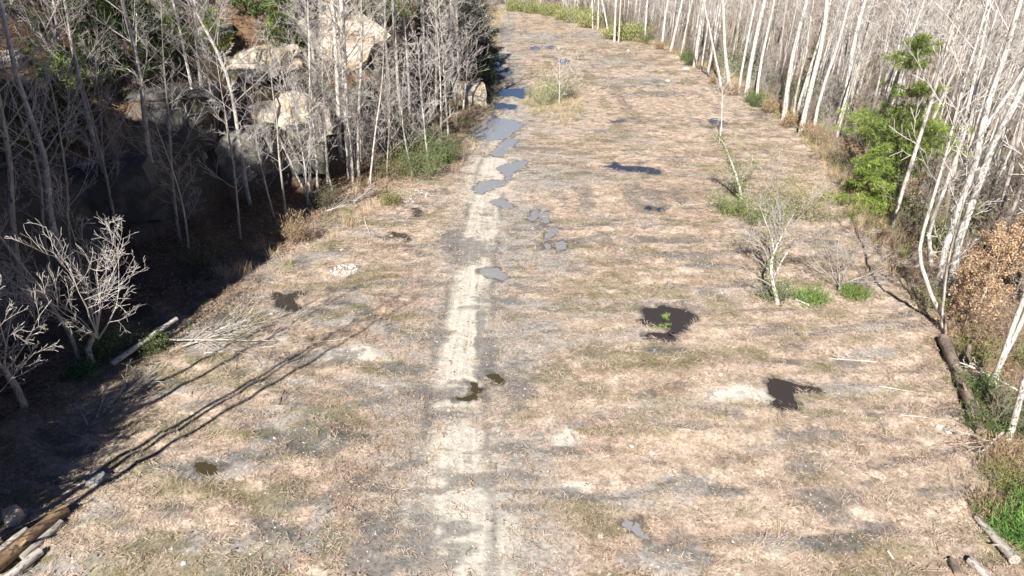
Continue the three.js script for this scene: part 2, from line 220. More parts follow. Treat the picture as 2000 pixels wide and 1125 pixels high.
// tileable noise for repeating textures
function tn(u, v, f, seed) { const x = u * f, y = v * f, xi = Math.floor(x), yi = Math.floor(y); let fx = x - xi, fy = y - yi; fx = fx * fx * (3 - 2 * fx); fy = fy * fy * (3 - 2 * fy); const g = (a, b) => TAB[((((a % f) + f) % f) * 131 + (((b % f) + f) % f) * 1777 + seed * 7919) & 65535]; return lerp(lerp(g(xi, yi), g(xi + 1, yi), fx), lerp(g(xi, yi + 1), g(xi + 1, yi + 1), fx), fy); }
const tf = (u, v, f, seed, o = 4) => { let s = 0, a = 0.5, n = 0; for (let i = 0; i < o; i++) { s += a * tn(u, v, f, seed + i); n += a; a *= 0.5; f *= 2; } return s / n; };

// ------------------------------------------------------------------ ground sheet: one grid, cut into clearing, track, hillside and forest floor
const BANDS = [{ x0: -24, x1: 26, z0: -11, z1: -36, w: 2048, h: 1024, fine: 14 }, { x0: -24, x1: 38, z0: -36, z1: -68, w: 2048, h: 1024, fine: 9 }, { x0: -24, x1: 40, z0: -68, z1: -232, w: 1024, h: 2048, fine: 4 }];
const bumpTex = texOf(512, 512, (u, v, o) => { const n = tf(u, v, 8, 3, 6); o[0] = o[1] = o[2] = n; }, false);
function bumpFor(rx, ry) { const t = bumpTex.clone(); t.repeat.set(rx, ry); t.needsUpdate = true; return t; }
const bandMats = BANDS.map(b => new THREE.MeshStandardMaterial({ roughness: 0.97, bumpScale: 0.05, bumpMap: bumpFor((b.x1 - b.x0) / 2.3, (b.z0 - b.z1) / 2.3), map: texOf(b.w, b.h, (u, v, o) => groundColour(lerp(b.x0, b.x1, u), lerp(b.z0, b.z1, v), b.fine, o)) }));
const litterTex = texOf(1024, 1024, (u, v, o) => {
  const a = tf(u, v, 96, 11, 3), b = tf(u, v, 12, 15, 4), h = TAB[(Math.floor(u * 300) * 37 + Math.floor(v * 300) * 411) & 65535];
  const k = 0.55 + 0.9 * a; o[0] = 0.62 * k; o[1] = (0.44 + 0.10 * b) * k; o[2] = (0.28 + 0.12 * b) * k; if (h > 0.93) { o[0] *= 1.5; o[1] *= 1.4; o[2] *= 1.3; }
});
const litterMat = new THREE.MeshStandardMaterial({ map: litterTex, roughness: 0.95, vertexColors: true, bumpMap: bumpTex, bumpScale: 0.09 });

function axis(parts) { const a = [parts[0][0]]; for (const [to, step] of parts.slice(1)) { while (Math.abs(to - a[a.length - 1]) > step * 1.01) a.push(a[a.length - 1] + Math.sign(to - a[a.length - 1]) * step); a.push(to); } return a; }
const gx = axis([[-1200], [-400, 100], [-120, 20], [-50, 2.5], [-24, 0.45], [26, 0.3], [40, 0.7], [60, 1.6], [120, 5], [400, 28], [1200, 100]]);
const gz = axis([[300], [60, 40], [4, 3], [-11, 0.9], [-36, 0.3], [-68, 0.45], [-130, 0.9], [-232, 2], [-300, 7], [-500, 25], [-1500, 200]]);
{
  const nx = gx.length, nz = gz.length, P = new Float32Array(nx * nz * 3), Hh = new Float32Array(nx * nz);
  for (let j = 0; j < nz; j++) for (let i = 0; i < nx; i++) { const k = j * nx + i; Hh[k] = height(gx[i], gz[j]); P.set([gx[i], Hh[k], gz[j]], k * 3); }
  const Nn = new Float32Array(nx * nz * 3);
  for (let j = 0; j < nz; j++) for (let i = 0; i < nx; i++) {
    const a = Math.max(0, i - 1), b = Math.min(nx - 1, i + 1), c = Math.max(0, j - 1), d = Math.min(nz - 1, j + 1);
    const n = V(-(Hh[j * nx + b] - Hh[j * nx + a]) / (gx[b] - gx[a]), 1, -(Hh[d * nx + i] - Hh[c * nx + i]) / (gz[d] - gz[c])).normalize(); Nn.set([n.x, n.y, n.z], (j * nx + i) * 3);
  }
  const sets = { clearing_ground: [[], [], []], dirt_track: [[], [], []], hillside: [[]], forest_floor: [[]] };
  for (let j = 0; j + 1 < nz; j++) for (let i = 0; i + 1 < nx; i++) {
    const x = (gx[i] + gx[i + 1]) / 2, z = (gz[j] + gz[j + 1]) / 2, q = [j * nx + i, j * nx + i + 1, (j + 1) * nx + i, (j + 1) * nx + i + 1];
    const tri = [q[0], q[1], q[2], q[1], q[3], q[2]];
    const b = BANDS.findIndex(B => x > B.x0 && x < B.x1 && z < B.z0 && z > B.z1);
    if (b >= 0 && x - rightEdge(z) < 1.5 && leftEdge(z) - x < 2.4) { const t = Math.abs(x - trackX(z)) < 0.95 && z > -190; sets[t ? 'dirt_track' : 'clearing_ground'][b].push(...tri); }
    else if (x < trackX(z)) { for (const t of tri) sets.hillside[0].push(t); } else for (const t of tri) sets.forest_floor[0].push(t);
  }
  const info = { clearing_ground: 'matted straw-coloured clearing with mud and moss patches', dirt_track: 'pale dried-mud vehicle track down the middle of the clearing', hillside: 'steep shaded wooded hillside with rock ledges left of clearing', forest_floor: 'leaf-strewn forest floor falling away on the right' };
  for (const [name, lists] of Object.entries(sets)) {
    const used = new Map(), pos = [], nor = [], uv = [], col = [], idx = [], g = new THREE.BufferGeometry();
    lists.forEach((l, b) => {
      const start = idx.length;
      for (const k of l) {
        const key = k * 4 + b; let n = used.get(key);
        if (n === undefined) {
          n = used.size; used.set(key, n); const x = P[k * 3], z = P[k * 3 + 2];
          pos.push(x, P[k * 3 + 1], z); nor.push(Nn[k * 3], Nn[k * 3 + 1], Nn[k * 3 + 2]);
          if (lists.length === 3) { const B = BANDS[b]; uv.push((x - B.x0) / (B.x1 - B.x0), (z - B.z0) / (B.z1 - B.z0)); }
          else {
            uv.push(x / 6.3 + P[k * 3 + 1] / 9, z / 6.3 + P[k * 3 + 1] / 7);
            const steep = 1 - Nn[k * 3 + 1], r = name === 'hillside' ? ss(0.30, 0.52, steep + (fbm(x * 0.6, z * 0.6, 3) - 0.5) * 0.5) : 0, m = ss(0.5, 0.75, fbm(x * 0.3 + 5, z * 0.3, 3));
            const c = [0.21, 0.165, 0.14]; mixTo(c, [0.24, 0.25, 0.14], m * 0.5); mixTo(c, [0.15, 0.19, 0.23], r * lerp(0.7, 1, vn(x, z))); const v = 0.75 + 0.5 * fbm(x * 0.9, z * 0.9, 3); col.push(c[0] * v, c[1] * v, c[2] * v);
          }
        }
        idx.push(n);
      }
      if (lists.length === 3) g.addGroup(start, idx.length - start, b);
    });
    g.setAttribute('position', new THREE.Float32BufferAttribute(pos, 3)); g.setAttribute('normal', new THREE.Float32BufferAttribute(nor, 3)); g.setAttribute('uv', new THREE.Float32BufferAttribute(uv, 2));
    if (col.length) g.setAttribute('color', new THREE.Float32BufferAttribute(col, 3));
    g.setIndex(idx);
    const m = new THREE.Mesh(g, lists.length === 3 ? bandMats : litterMat); m.name = name; m.userData = { kind: 'structure', label: info[name] }; m.castShadow = m.receiveShadow = true; scene.add(m);
  }
}

// ------------------------------------------------------------------ helpers for things
const counts = new Map();
function numbered(name) { const n = counts.get(name) ?? 0; counts.set(name, n + 1); return n ? name + '_' + String(n).padStart(3, '0') : name; }
function tag(o, label, category, group, kind) { o.userData.label = label; if (category) o.userData.category = category; if (group) o.userData.group = group; if (kind) o.userData.kind = kind; return o; }
function mesh(name, geo, mat, parent) { const m = new THREE.Mesh(geo, mat); m.name = parent ? name : numbered(name); m.castShadow = m.receiveShadow = true; (parent || scene).add(m); return m; }
function thing(name, label, category, pos = [0, 0, 0], group) { const g = new THREE.Group(); g.name = numbered(name); g.position.set(...pos); scene.add(g); return tag(g, label, category, group); }

class GB {                            // collects triangles
  constructor() { this.p = []; this.n = []; this.u = []; this.c = []; this.i = []; this.col = null; }
  vert(x, y, z, nx, ny, nz, u, v) { this.p.push(x, y, z); this.n.push(nx, ny, nz); this.u.push(u, v); if (this.col) this.c.push(...this.col); return this.p.length / 3 - 1; }
  tube(pts, radii, sides, cap = false, v0 = 0) {
    let N = null, prev = -1, len = v0, first = 0; const n = pts.length;
    for (let k = 0; k < n; k++) {
      const d = (k + 1 < n ? pts[k + 1].clone().sub(pts[k]) : pts[k].clone().sub(pts[k - 1])).normalize();
      if (k > 0) { len += pts[k].distanceTo(pts[k - 1]); const d0 = pts[k].clone().sub(pts[k - 1]).normalize(); d.add(d0).normalize(); }
      if (!N) N = Math.abs(d.y) < 0.9 ? V(0, 1, 0) : V(1, 0, 0);
      N.addScaledVector(d, -N.dot(d)).normalize(); const B = d.clone().cross(N);
      const row = this.p.length / 3;
      for (let s = 0; s <= sides; s++) { const a = s / sides * Math.PI * 2, c = Math.cos(a), q = Math.sin(a), x = N.x * c + B.x * q, y = N.y * c + B.y * q, z = N.z * c + B.z * q; this.vert(pts[k].x + x * radii[k], pts[k].y + y * radii[k], pts[k].z + z * radii[k], x, y, z, s / sides, len); }
      if (prev >= 0) for (let s = 0; s < sides; s++) this.i.push(prev + s, prev + s + 1, row + s, prev + s + 1, row + s + 1, row + s);
      else first = row;
      prev = row;
    }
    if (cap) for (const [row, k, sg] of [[first, 0, -1], [prev, n - 1, 1]]) { const d = (k ? pts[n - 1].clone().sub(pts[n - 2]) : pts[1].clone().sub(pts[0])).normalize().multiplyScalar(sg); const c = this.vert(pts[k].x, pts[k].y, pts[k].z, d.x, d.y, d.z, 0.5, 0.5); const ring = []; for (let s = 0; s <= sides; s++) { const b = (row + s) * 3; ring.push(this.vert(this.p[b], this.p[b + 1], this.p[b + 2], d.x, d.y, d.z, 0.5 + 0.4 * Math.cos(s / sides * 6.2832), 0.5 + 0.4 * Math.sin(s / sides * 6.2832))); } for (let s = 0; s < sides; s++) sg > 0 ? this.i.push(ring[s], ring[s + 1], c) : this.i.push(ring[s + 1], ring[s], c); }
  }
  leaf(p, along, side, l, w) {        // one narrow leaf blade: two triangles, kite
    const n = along.clone().cross(side).normalize(), a = this.vert(p.x, p.y, p.z, n.x, n.y, n.z, 0, 0), m = p.clone().addScaledVector(along, l * 0.5);
    const b = this.vert(m.x + side.x * w / 2, m.y + side.y * w / 2, m.z + side.z * w / 2, n.x, n.y, n.z, 1, 0.5), c = this.vert(m.x - side.x * w / 2, m.y - side.y * w / 2, m.z - side.z * w / 2, n.x, n.y, n.z, 0, 0.5), d = this.vert(p.x + along.x * l, p.y + along.y * l, p.z + along.z * l, n.x, n.y, n.z, 1, 1);
    this.i.push(a, c, b, b, c, d);
  }
  build() { const g = new THREE.BufferGeometry(); g.setAttribute('position', new THREE.Float32BufferAttribute(this.p, 3)); g.setAttribute('normal', new THREE.Float32BufferAttribute(this.n, 3)); g.setAttribute('uv', new THREE.Float32BufferAttribute(this.u, 2)); if (this.c.length) g.setAttribute('color', new THREE.Float32BufferAttribute(this.c, 3)); g.setIndex(this.i); return g; }
}
const rdir = r => { const z = r() * 2 - 1, a = r() * 6.2832, s = Math.sqrt(1 - z * z); return V(s * Math.cos(a), z, s * Math.sin(a)); };
function perp(d, r) { const v = rdir(r); return v.addScaledVector(d, -v.dot(d)).normalize(); }

// bark: pale plates over grey, with dark knots; u round the stem, v along it in metres
function bark(base, dark, light, seed, lum = 1) {
  const t = texOf(128, 512, (u, v, o) => { const a = tf(u, v, 6, seed, 4), b = tf(u, v, 24, seed + 5, 3), k = ss(0.45, 0.62, a), q = ss(0.62, 0.72, b); o[0] = lerp(lerp(base[0], light[0], k), dark[0], q) * lum; o[1] = lerp(lerp(base[1], light[1], k), dark[1], q) * lum; o[2] = lerp(lerp(base[2], light[2], k), dark[2], q) * lum; });
  t.repeat.set(1, 0.35);
  return new THREE.MeshStandardMaterial({ map: t, roughness: 0.9 });
}
const M = {
  white: bark([0.53, 0.505, 0.465], [0.20, 0.185, 0.16], [0.70, 0.68, 0.645], 21), pale: bark([0.46, 0.43, 0.38], [0.17, 0.155, 0.13], [0.60, 0.57, 0.52], 22), grey: bark([0.33, 0.30, 0.26], [0.11, 0.10, 0.085], [0.45, 0.42, 0.37], 23), brown: bark([0.17, 0.13, 0.10], [0.06, 0.05, 0.04], [0.25, 0.20, 0.16], 24),
  rot: bark([0.15, 0.10, 0.062], [0.06, 0.045, 0.033], [0.27, 0.18, 0.10], 25),
};
const plain = (r, g, b, extra = {}) => { const m = new THREE.MeshStandardMaterial({ roughness: 0.9, ...extra }); m.color.setRGB(r, g, b); return m; };
M.twigPale = plain(0.52, 0.49, 0.455); M.twig = plain(0.38, 0.35, 0.325); M.twigBrown = plain(0.27, 0.215, 0.17); M.twigGreen = plain(0.36, 0.35, 0.22);
const leafy = (extra = {}) => new THREE.MeshPhysicalMaterial({ roughness: 0.75, vertexColors: true, transmission: 0.3, thickness: 0, side: THREE.DoubleSide, ...extra });
M.leaf = leafy();

// ------------------------------------------------------------------ bare trees
function limb(gb, p, dir, len, r0, lvl, o, r) {
  const seg = lvl === 1 ? 5 : lvl === 2 ? 3 : 2, pts = [p.clone()], rad = [r0], d = dir.clone(); const q = p.clone();
  for (let i = 1; i <= seg; i++) { d.addScaledVector(rdir(r), o.wander * (lvl > 1 ? 1.3 : 1)).addScaledVector(V(0, 1, 0), o.rise).normalize(); q.addScaledVector(d, len / seg); pts.push(q.clone()); rad.push(Math.max(o.tip, r0 * (1 - 0.82 * i / seg))); }
  gb.tube(pts, rad, lvl === 1 ? 4 : 3);
  if (lvl >= o.levels) return;
  const n = o.kids[lvl - 1];
  for (let k = 0; k < n; k++) {
    const t = 0.18 + 0.8 * (k + r()) / n, f = t * seg, i = Math.min(seg - 1, Math.floor(f)), at = pts[i].clone().lerp(pts[i + 1], f - i), dd = pts[i + 1].clone().sub(pts[i]).normalize();
    const a = o.fork * (0.7 + 0.6 * r()); dd.multiplyScalar(Math.cos(a)).addScaledVector(perp(dd, r), Math.sin(a)).normalize();
    limb(gb, at, dd, len * (lvl === 1 ? 0.42 : 0.5) * (1.1 - 0.5 * t) * (0.7 + 0.6 * r()), Math.max(o.tip, r0 * (1 - 0.8 * t) * 0.5), lvl + 1, o, r);
  }
}
const TREE = { H: 20, r: 0.17, clear: 0.35, n: 24, bl: 0.2, up: 0.75, wander: 0.14, rise: 0.09, fork: 0.7, levels: 3, kids: [5, 3], tip: 0.009, bend: 0.5, sides: 7 };
function treeGeo(seed, opt, path) {     // path: trunk points in local space, else a gently bent upright stem
  const o = { ...TREE, ...opt }, r = rng(seed), tg = new GB(), cg = new GB(); let pts = path;
  if (!pts) { pts = []; const b1 = (r() - 0.5) * o.bend, b2 = (r() - 0.5) * o.bend, ph = r() * 6, n = 11; for (let i = 0; i <= n; i++) { const f = i / n; pts.push(V(b1 * Math.sin(f * 3 + ph) + (o.lean?.[0] ?? 0) * f * o.H - b1 * Math.sin(ph), f * o.H - (i ? 0 : 0.3), b2 * Math.sin(f * 4 + ph) + (o.lean?.[1] ?? 0) * f * o.H - b2 * Math.sin(ph))); } }
  const n = pts.length - 1, rad = pts.map((_, i) => Math.max(0.018, o.r * Math.pow(1 - i / n, 0.75) * (i === 0 ? 1.25 : 1)));
  tg.tube(pts, rad, o.sides);
  const H = pts[n].y - pts[0].y;
  if (o.forks) for (const f0 of o.forks) {       // heavy secondary stems belong to the trunk
    const i = Math.floor(f0 * n), d = pts[i + 1].clone().sub(pts[i]).normalize(), side = perp(d, r); d.multiplyScalar(0.9).addScaledVector(side, 0.42).normalize();
    const q = pts[i].clone(), ps = [q.clone()], rs = [rad[i] * 0.72], L = H * (1 - f0) * 0.85; for (let k = 1; k <= 6; k++) { d.addScaledVector(V(0, 1, 0), 0.12).addScaledVector(rdir(r), 0.07).normalize(); q.addScaledVector(d, L / 6); ps.push(q.clone()); rs.push(rad[i] * 0.72 * (1 - k / 6.6)); }
    tg.tube(ps, rs, 5);
    for (let k = 0; k < 7; k++) { const t = 1 + Math.floor(r() * 5), dd = ps[t + 1 > 6 ? 6 : t + 1].clone().sub(ps[t]).normalize(); dd.multiplyScalar(0.75).addScaledVector(perp(dd, r), 0.65).normalize(); limb(cg, ps[t], dd, H * o.bl * 0.6 * (0.5 + r()), rs[t] * 0.5, 1, o, r); }
  }
  for (let k = 0; k < o.n; k++) {
    const f = o.clear + (1 - o.clear) * (k + r() * 0.9) / o.n, g = f * n, i = Math.min(n - 1, Math.floor(g)), at = pts[i].clone().lerp(pts[i + 1], g - i), a = k * 2.4 + r() * 1.2;
    const d = V(Math.cos(a), o.up * (0.6 + 0.8 * r()), Math.sin(a)).normalize();
    limb(cg, at, d, H * o.bl * (1.25 - f) * (0.6 + 0.8 * r()) + 0.3, Math.max(o.tip * 1.4, lerp(rad[i], rad[i + 1], g - i) * 0.27), 1, o, r);
  }
  return { trunk: tg.build(), crown: cg.build() };
}
function tree(name, label, category, pos, geo, barkMat, twigMat, group) { const t = thing(name, label, category, pos, group); mesh('trunk', geo.trunk, barkMat, t); if (geo.crown) mesh('crown', geo.crown, twigMat, t); return t; }
const ground = (x, z) => height(x, z);
// a tree whose stem was read from the photograph: world points from the foot up, then carried on to full height
function stemTree(name, label, category, world, o, barkMat, twigMat, group, seed) {
  const w = world.map(q => V(...q)), a = w[0].clone(), gy = ground(a.x, a.z);
  const d0 = w[1].clone().sub(w[0]).normalize(); if (gy < a.y) { const t = (a.y - gy) / Math.max(0.4, d0.y); w.unshift(a.clone().addScaledVector(d0, -t)); }
  const end = w[w.length - 1], d = end.clone().sub(w[w.length - 2]).normalize(), foot = w[0].clone(); let q = end.clone(); const r = rng(seed + 900), top = foot.y + o.H;
  while (q.y < top) { d.addScaledVector(rdir(r), 0.05).addScaledVector(V(0, 1, 0), 0.05).normalize(); q = q.clone().addScaledVector(d, 1.8); w.push(q); }
  const wob = w.map((p, i) => i ? p.add(V(0, 0, (vn(p.y * 0.3, seed) - 0.5) * 0.7)) : p), c = new THREE.CatmullRomCurve3(wob), n = 14, pts = []; for (let i = 0; i <= n; i++) pts.push(c.getPoint(i / n).sub(foot)); pts[0].y -= 0.3;
  return tree(name, label, category, [foot.x, foot.y, foot.z], treeGeo(seed, o, pts), barkMat, twigMat, group);
}

// ------------------------------------------------------------------ puddles
const waterMat = { blue: plain(0.030, 0.034, 0.040, { roughness: 0.04 }), grey: plain(0.25, 0.255, 0.26, { roughness: 0.06 }), dark: plain(0.045, 0.037, 0.032, { roughness: 0.04 }), brown: plain(0.06, 0.045, 0.022, { roughness: 0.05 }) };
for (const p of PUDDLES) {
  const c = p.out.reduce((a, q) => [a[0] + q[0] / p.out.length, a[1] + q[1] / p.out.length], [0, 0]);
  const shape = new THREE.Shape(p.out.map(q => new THREE.Vector2(q[0] - c[0], -(q[1] - c[1])))), g = new THREE.ShapeGeometry(shape); g.rotateX(-Math.PI / 2);
  const m = mesh('puddle', g, waterMat[p[0]]); m.position.set(c[0], -0.045, c[1]); tag(m, p[2], undefined, undefined, 'structure');
}

// ------------------------------------------------------------------ trees whose stems stand out in the photograph
const RIGHT = 'pale bare trees along the right forest edge', LEFT = 'bare trees on the shaded left bench and slope';
const edgeTrees = [   // [stem from the foot up, radius, bark, height, extra, label]
  [[[22.18, -0.17, -30.71], [22.01, 1.13, -30.71], [21.99, 3.07, -30.71], [22.04, 4.4, -30.71], [22.07, 5.88, -30.71], [22.08, 7.87, -30.71], [22.3, 9.99, -30.71]], 0.2, 'white', 24, { clear: 0.5 }, 'thickest white trunk rising beside the orange-leaved tree'],
  [[[21.53, 0.04, -30.59], [21.28, 1.47, -30.59], [21.27, 2.58, -30.59], [21.27, 4.7, -30.59], [21.27, 6.7, -30.59], [21.18, 7.9, -30.59], [21.2, 9.17, -30.59], [21.21, 10.56, -30.59], [20.99, 12.91, -30.59]], 0.185, 'white', 24, { clear: 0.5, forks: [0.42] }, 'thick white trunk just left of the thickest one'],
  [[[19.96, 0.11, -27.38], [19.63, 0.79, -27.38], [18.58, 2.23, -27.38], [17.76, 3.74, -27.38], [17.58, 4.43, -27.38], [17.53, 5.42, -27.38], [17.54, 6.57, -27.38], [17.61, 8.75, -27.38], [17.56, 10.39, -27.38]], 0.1, 'white', 19, { clear: 0.45 }, 'slim white tree with a sharply kinked curved lower trunk'],
  [[[25.53, -1.49, -37.55], [24.78, 0.78, -37.55], [24.69, 1.97, -37.55], [24.68, 3.07, -37.55], [24.76, 4.74, -37.55], [24.86, 6.05, -37.55], [24.72, 10.04, -37.55]], 0.125, 'white', 22, { clear: 0.45 }, 'straight white trunk between kinked tree and green pine'],
  [[[19.88, 0.05, -26.79], [19.21, 1.25, -26.79], [19.09, 2.02, -26.79], [18.84, 3.52, -26.79]], 0.07, 'grey', 9, { clear: 0.4, n: 12 }, 'short grey stem sharing the foot of the kinked white tree'],
  [[[19.21, -0.09, -22.79], [19.11, 1.01, -22.79], [19.09, 2.15, -22.79], [19.06, 4.54, -22.79]], 0.11, 'pale', 18, { clear: 0.35 }, 'pale trunk behind the long dark log, left of two'],
  [[[19.5, -0.19, -22.74], [19.51, 0.93, -22.74], [19.62, 2.11, -22.74], [19.66, 3.48, -22.74]], 0.11, 'pale', 18, { clear: 0.35 }, 'pale trunk behind the long dark log, right of two'],
  [[[17.83, 0.01, -19.48], [17.74, 0.93, -19.48], [17.7, 2.24, -19.48]], 0.12, 'pale', 18, { clear: 0.35 }, 'pale leaning trunk at right frame edge below the log'],
  [[[41.34, -6.44, -53.31], [41.17, -4.6, -53.31], [41.49, -1.49, -53.31]], 0.11, 'pale', 18, { clear: 0.3 }, 'tan trunk right of the thick white pair'],
  [[[16.96, 0.01, -152.24], [16.56, 5.56, -152.24]], 0.2, 'pale', 20, {}, 'first pale trunk at the far end of forest edge'],
  [[[17.73, 0.09, -149.6], [17.52, 5.75, -149.6]], 0.18, 'pale', 20, {}, 'second pale trunk at the far end of forest edge'],
  [[[18.01, 0.02, -135], [17.43, 3.25, -135], [16.37, 6.75, -135]], 0.22, 'white', 20, {}, 'white left-leaning trunk near the far forest corner'],
  [[[18.6, -0.01, -130.83], [18.4, 7.03, -130.83]], 0.2, 'white', 20, {}, 'straight white trunk, left of a pair at far corner'],
  [[[19.15, -0.01, -129.38], [19, 7.13, -129.38]], 0.16, 'pale', 19, {}, 'thinner trunk, right of a pair at far corner'],
  [[[37.61, -10.14, -220.84], [37.48, 0.86, -220.84]], 0.15, 'pale', 19, {}, 'thin pale trunk left of the tall white far pole'],
  [[[24.07, 0, -130.73], [24.03, 3.65, -130.73], [24, 7.04, -130.73]], 0.24, 'white', 23, {}, 'tall straight white pole at far forest edge'],
  [[[25.34, 0.18, -121.19], [25.34, 4.55, -121.19], [25.61, 7.69, -121.19]], 0.22, 'white', 21, {}, 'white trunk between tall pole and thick leaning one'],
  [[[26, 0.22, -117.28], [26.5, 3.37, -117.28], [26.98, 7.96, -117.28]], 0.32, 'white', 22, { forks: [0.5] }, 'thick leaning white trunk midway along far forest edge'],
  [[[44.75, -10.23, -196.92], [45.73, -3.9, -196.92], [46.26, 1.24, -196.92]], 0.2, 'pale', 20, {}, 'slimmer trunk touching the thick leaning far one'],
  [[[26.64, 0.23, -112.58], [26.91, 3.5, -112.58], [27.38, 7.56, -112.58]], 0.17, 'pale', 18, {}, 'short-looking pale trunk past the thick leaning one'],
  [[[26.46, 0.07, -102.64], [26.53, 4.27, -102.64], [26.74, 8.96, -102.64]], 0.3, 'white', 22, { forks: [0.45] }, 'stout white trunk with a fork, mid forest edge'],
  [[[26.41, -0.02, -98.79], [26.48, 3.38, -98.79], [26.68, 6.67, -98.79]], 0.16, 'pale', 18, {}, 'thin trunk immediately right of the stout forked one'],
  [[[26.5, -0.01, -95.77], [26.68, 2.78, -95.77], [26.96, 6.32, -95.77]], 0.17, 'pale', 18, {}, 'thin pale trunk leaning over the edge lip mid row'],
  [[[26.39, -0.02, -88.03], [25.34, 2.94, -88.03], [23.85, 7.11, -88.03], [22.87, 9.97, -88.03]], 0.2, 'pale', 19, {}, 'pale trunk leaning left against its neighbours mid row'],
  [[[26.39, -0.12, -83.95], [25.67, 2.38, -83.95], [25.03, 4.7, -83.95], [23.9, 10.25, -83.95]], 0.24, 'white', 21, {}, 'white trunk with a bent foot, mid forest edge'],
  [[[27.09, -0.08, -83.41], [27.14, 3.63, -83.41], [27.33, 8.12, -83.41]], 0.22, 'white', 21, {}, 'white right-leaning trunk past the bent-footed one'],
  [[[27.19, 0.13, -80.83], [27.14, 4.57, -80.83], [27.49, 9.16, -80.83]], 0.25, 'white', 22, { forks: [0.4] }, 'white forked trunk behind the slender sapling'],
  [[[27.2, 0.03, -77.08], [27.08, 3.5, -77.08], [27.18, 6.93, -77.08]], 0.22, 'white', 21, {}, 'white trunk above the green grass clump mid edge'],
  [[[27.25, 0.16, -68.63], [27.03, 3.9, -68.63], [27, 7.23, -68.63], [27.34, 11.3, -68.63]], 0.26, 'pale', 21, { forks: [0.4] }, 'pale double trunk left of the long white one'],
  [[[27.26, 0.2, -66.3], [27.16, 3.84, -66.3], [27.21, 6.62, -66.3]], 0.18, 'grey', 19, {}, 'dark-sided trunk between the double and long white ones'],
  [[[26.74, 0.22, -62.84], [26.66, 3.34, -62.84], [26.96, 7.54, -62.84], [26.85, 10.68, -62.84]], 0.23, 'white', 22, {}, 'long clean white trunk standing on the grassy lip'],
  [[[28.1, 0.18, -63.38], [28.24, 3.47, -63.38], [28.67, 6.95, -63.38]], 0.19, 'white', 20, {}, 'white trunk second left of the sloping pine'],
  [[[32.33, -1.44, -67.82], [32.43, 2.73, -67.82], [32.38, 6.32, -67.82], [32.34, 8.61, -67.82], [32.42, 11.35, -67.82]], 0.3, 'white', 22, { forks: [0.55] }, 'stout white trunk directly left of the pine'],
  [[[34.89, -2.58, -71.39], [34.67, 2.04, -71.39], [34.83, 5.9, -71.39]], 0.17, 'pale', 19, {}, 'thin trunk hugging the stout white one by the pine'],
  [[[57.18, -10.47, -106.06], [57.05, -1.95, -106.06], [58.59, 2.45, -106.06], [58.05, 8.73, -106.06]], 0.24, 'white', 21, {}, 'white trunk rising behind the pine crown, left side'],
  [[[76.39, -10.83, -130.86], [76.41, -3.14, -130.86], [78.06, 5.77, -130.86]], 0.26, 'white', 23, {}, 'white trunk rising behind the pine top, right side'],
  [[[54.84, -9.88, -87.42], [54.8, -6.15, -87.42], [54.46, -0.35, -87.42], [54.6, 3.52, -87.42], [55.06, 7.17, -87.42]], 0.14, 'white', 21, {}, 'white trunk right of the pine with few branches'],
  [[[57.96, -10.21, -86.24], [57.29, -3.58, -86.24], [57.17, 2.01, -86.24], [57.66, 7.29, -86.24]], 0.13, 'pale', 20, {}, 'pale trunk between pine and thick white pair'],
];
edgeTrees.forEach(([w, r, bk, H, ex, label], i) => stemTree('bare_tree', label, 'tree', w, { H, r: r * (i > 8 ? [0.95, 0.7, 1.05, 0.8][i % 4] : 1), n: 20, kids: [5, 3], bl: 0.17, up: 1.0, tip: 0.013, ...ex }, M[bk], M.twigPale, RIGHT, 100 + i));

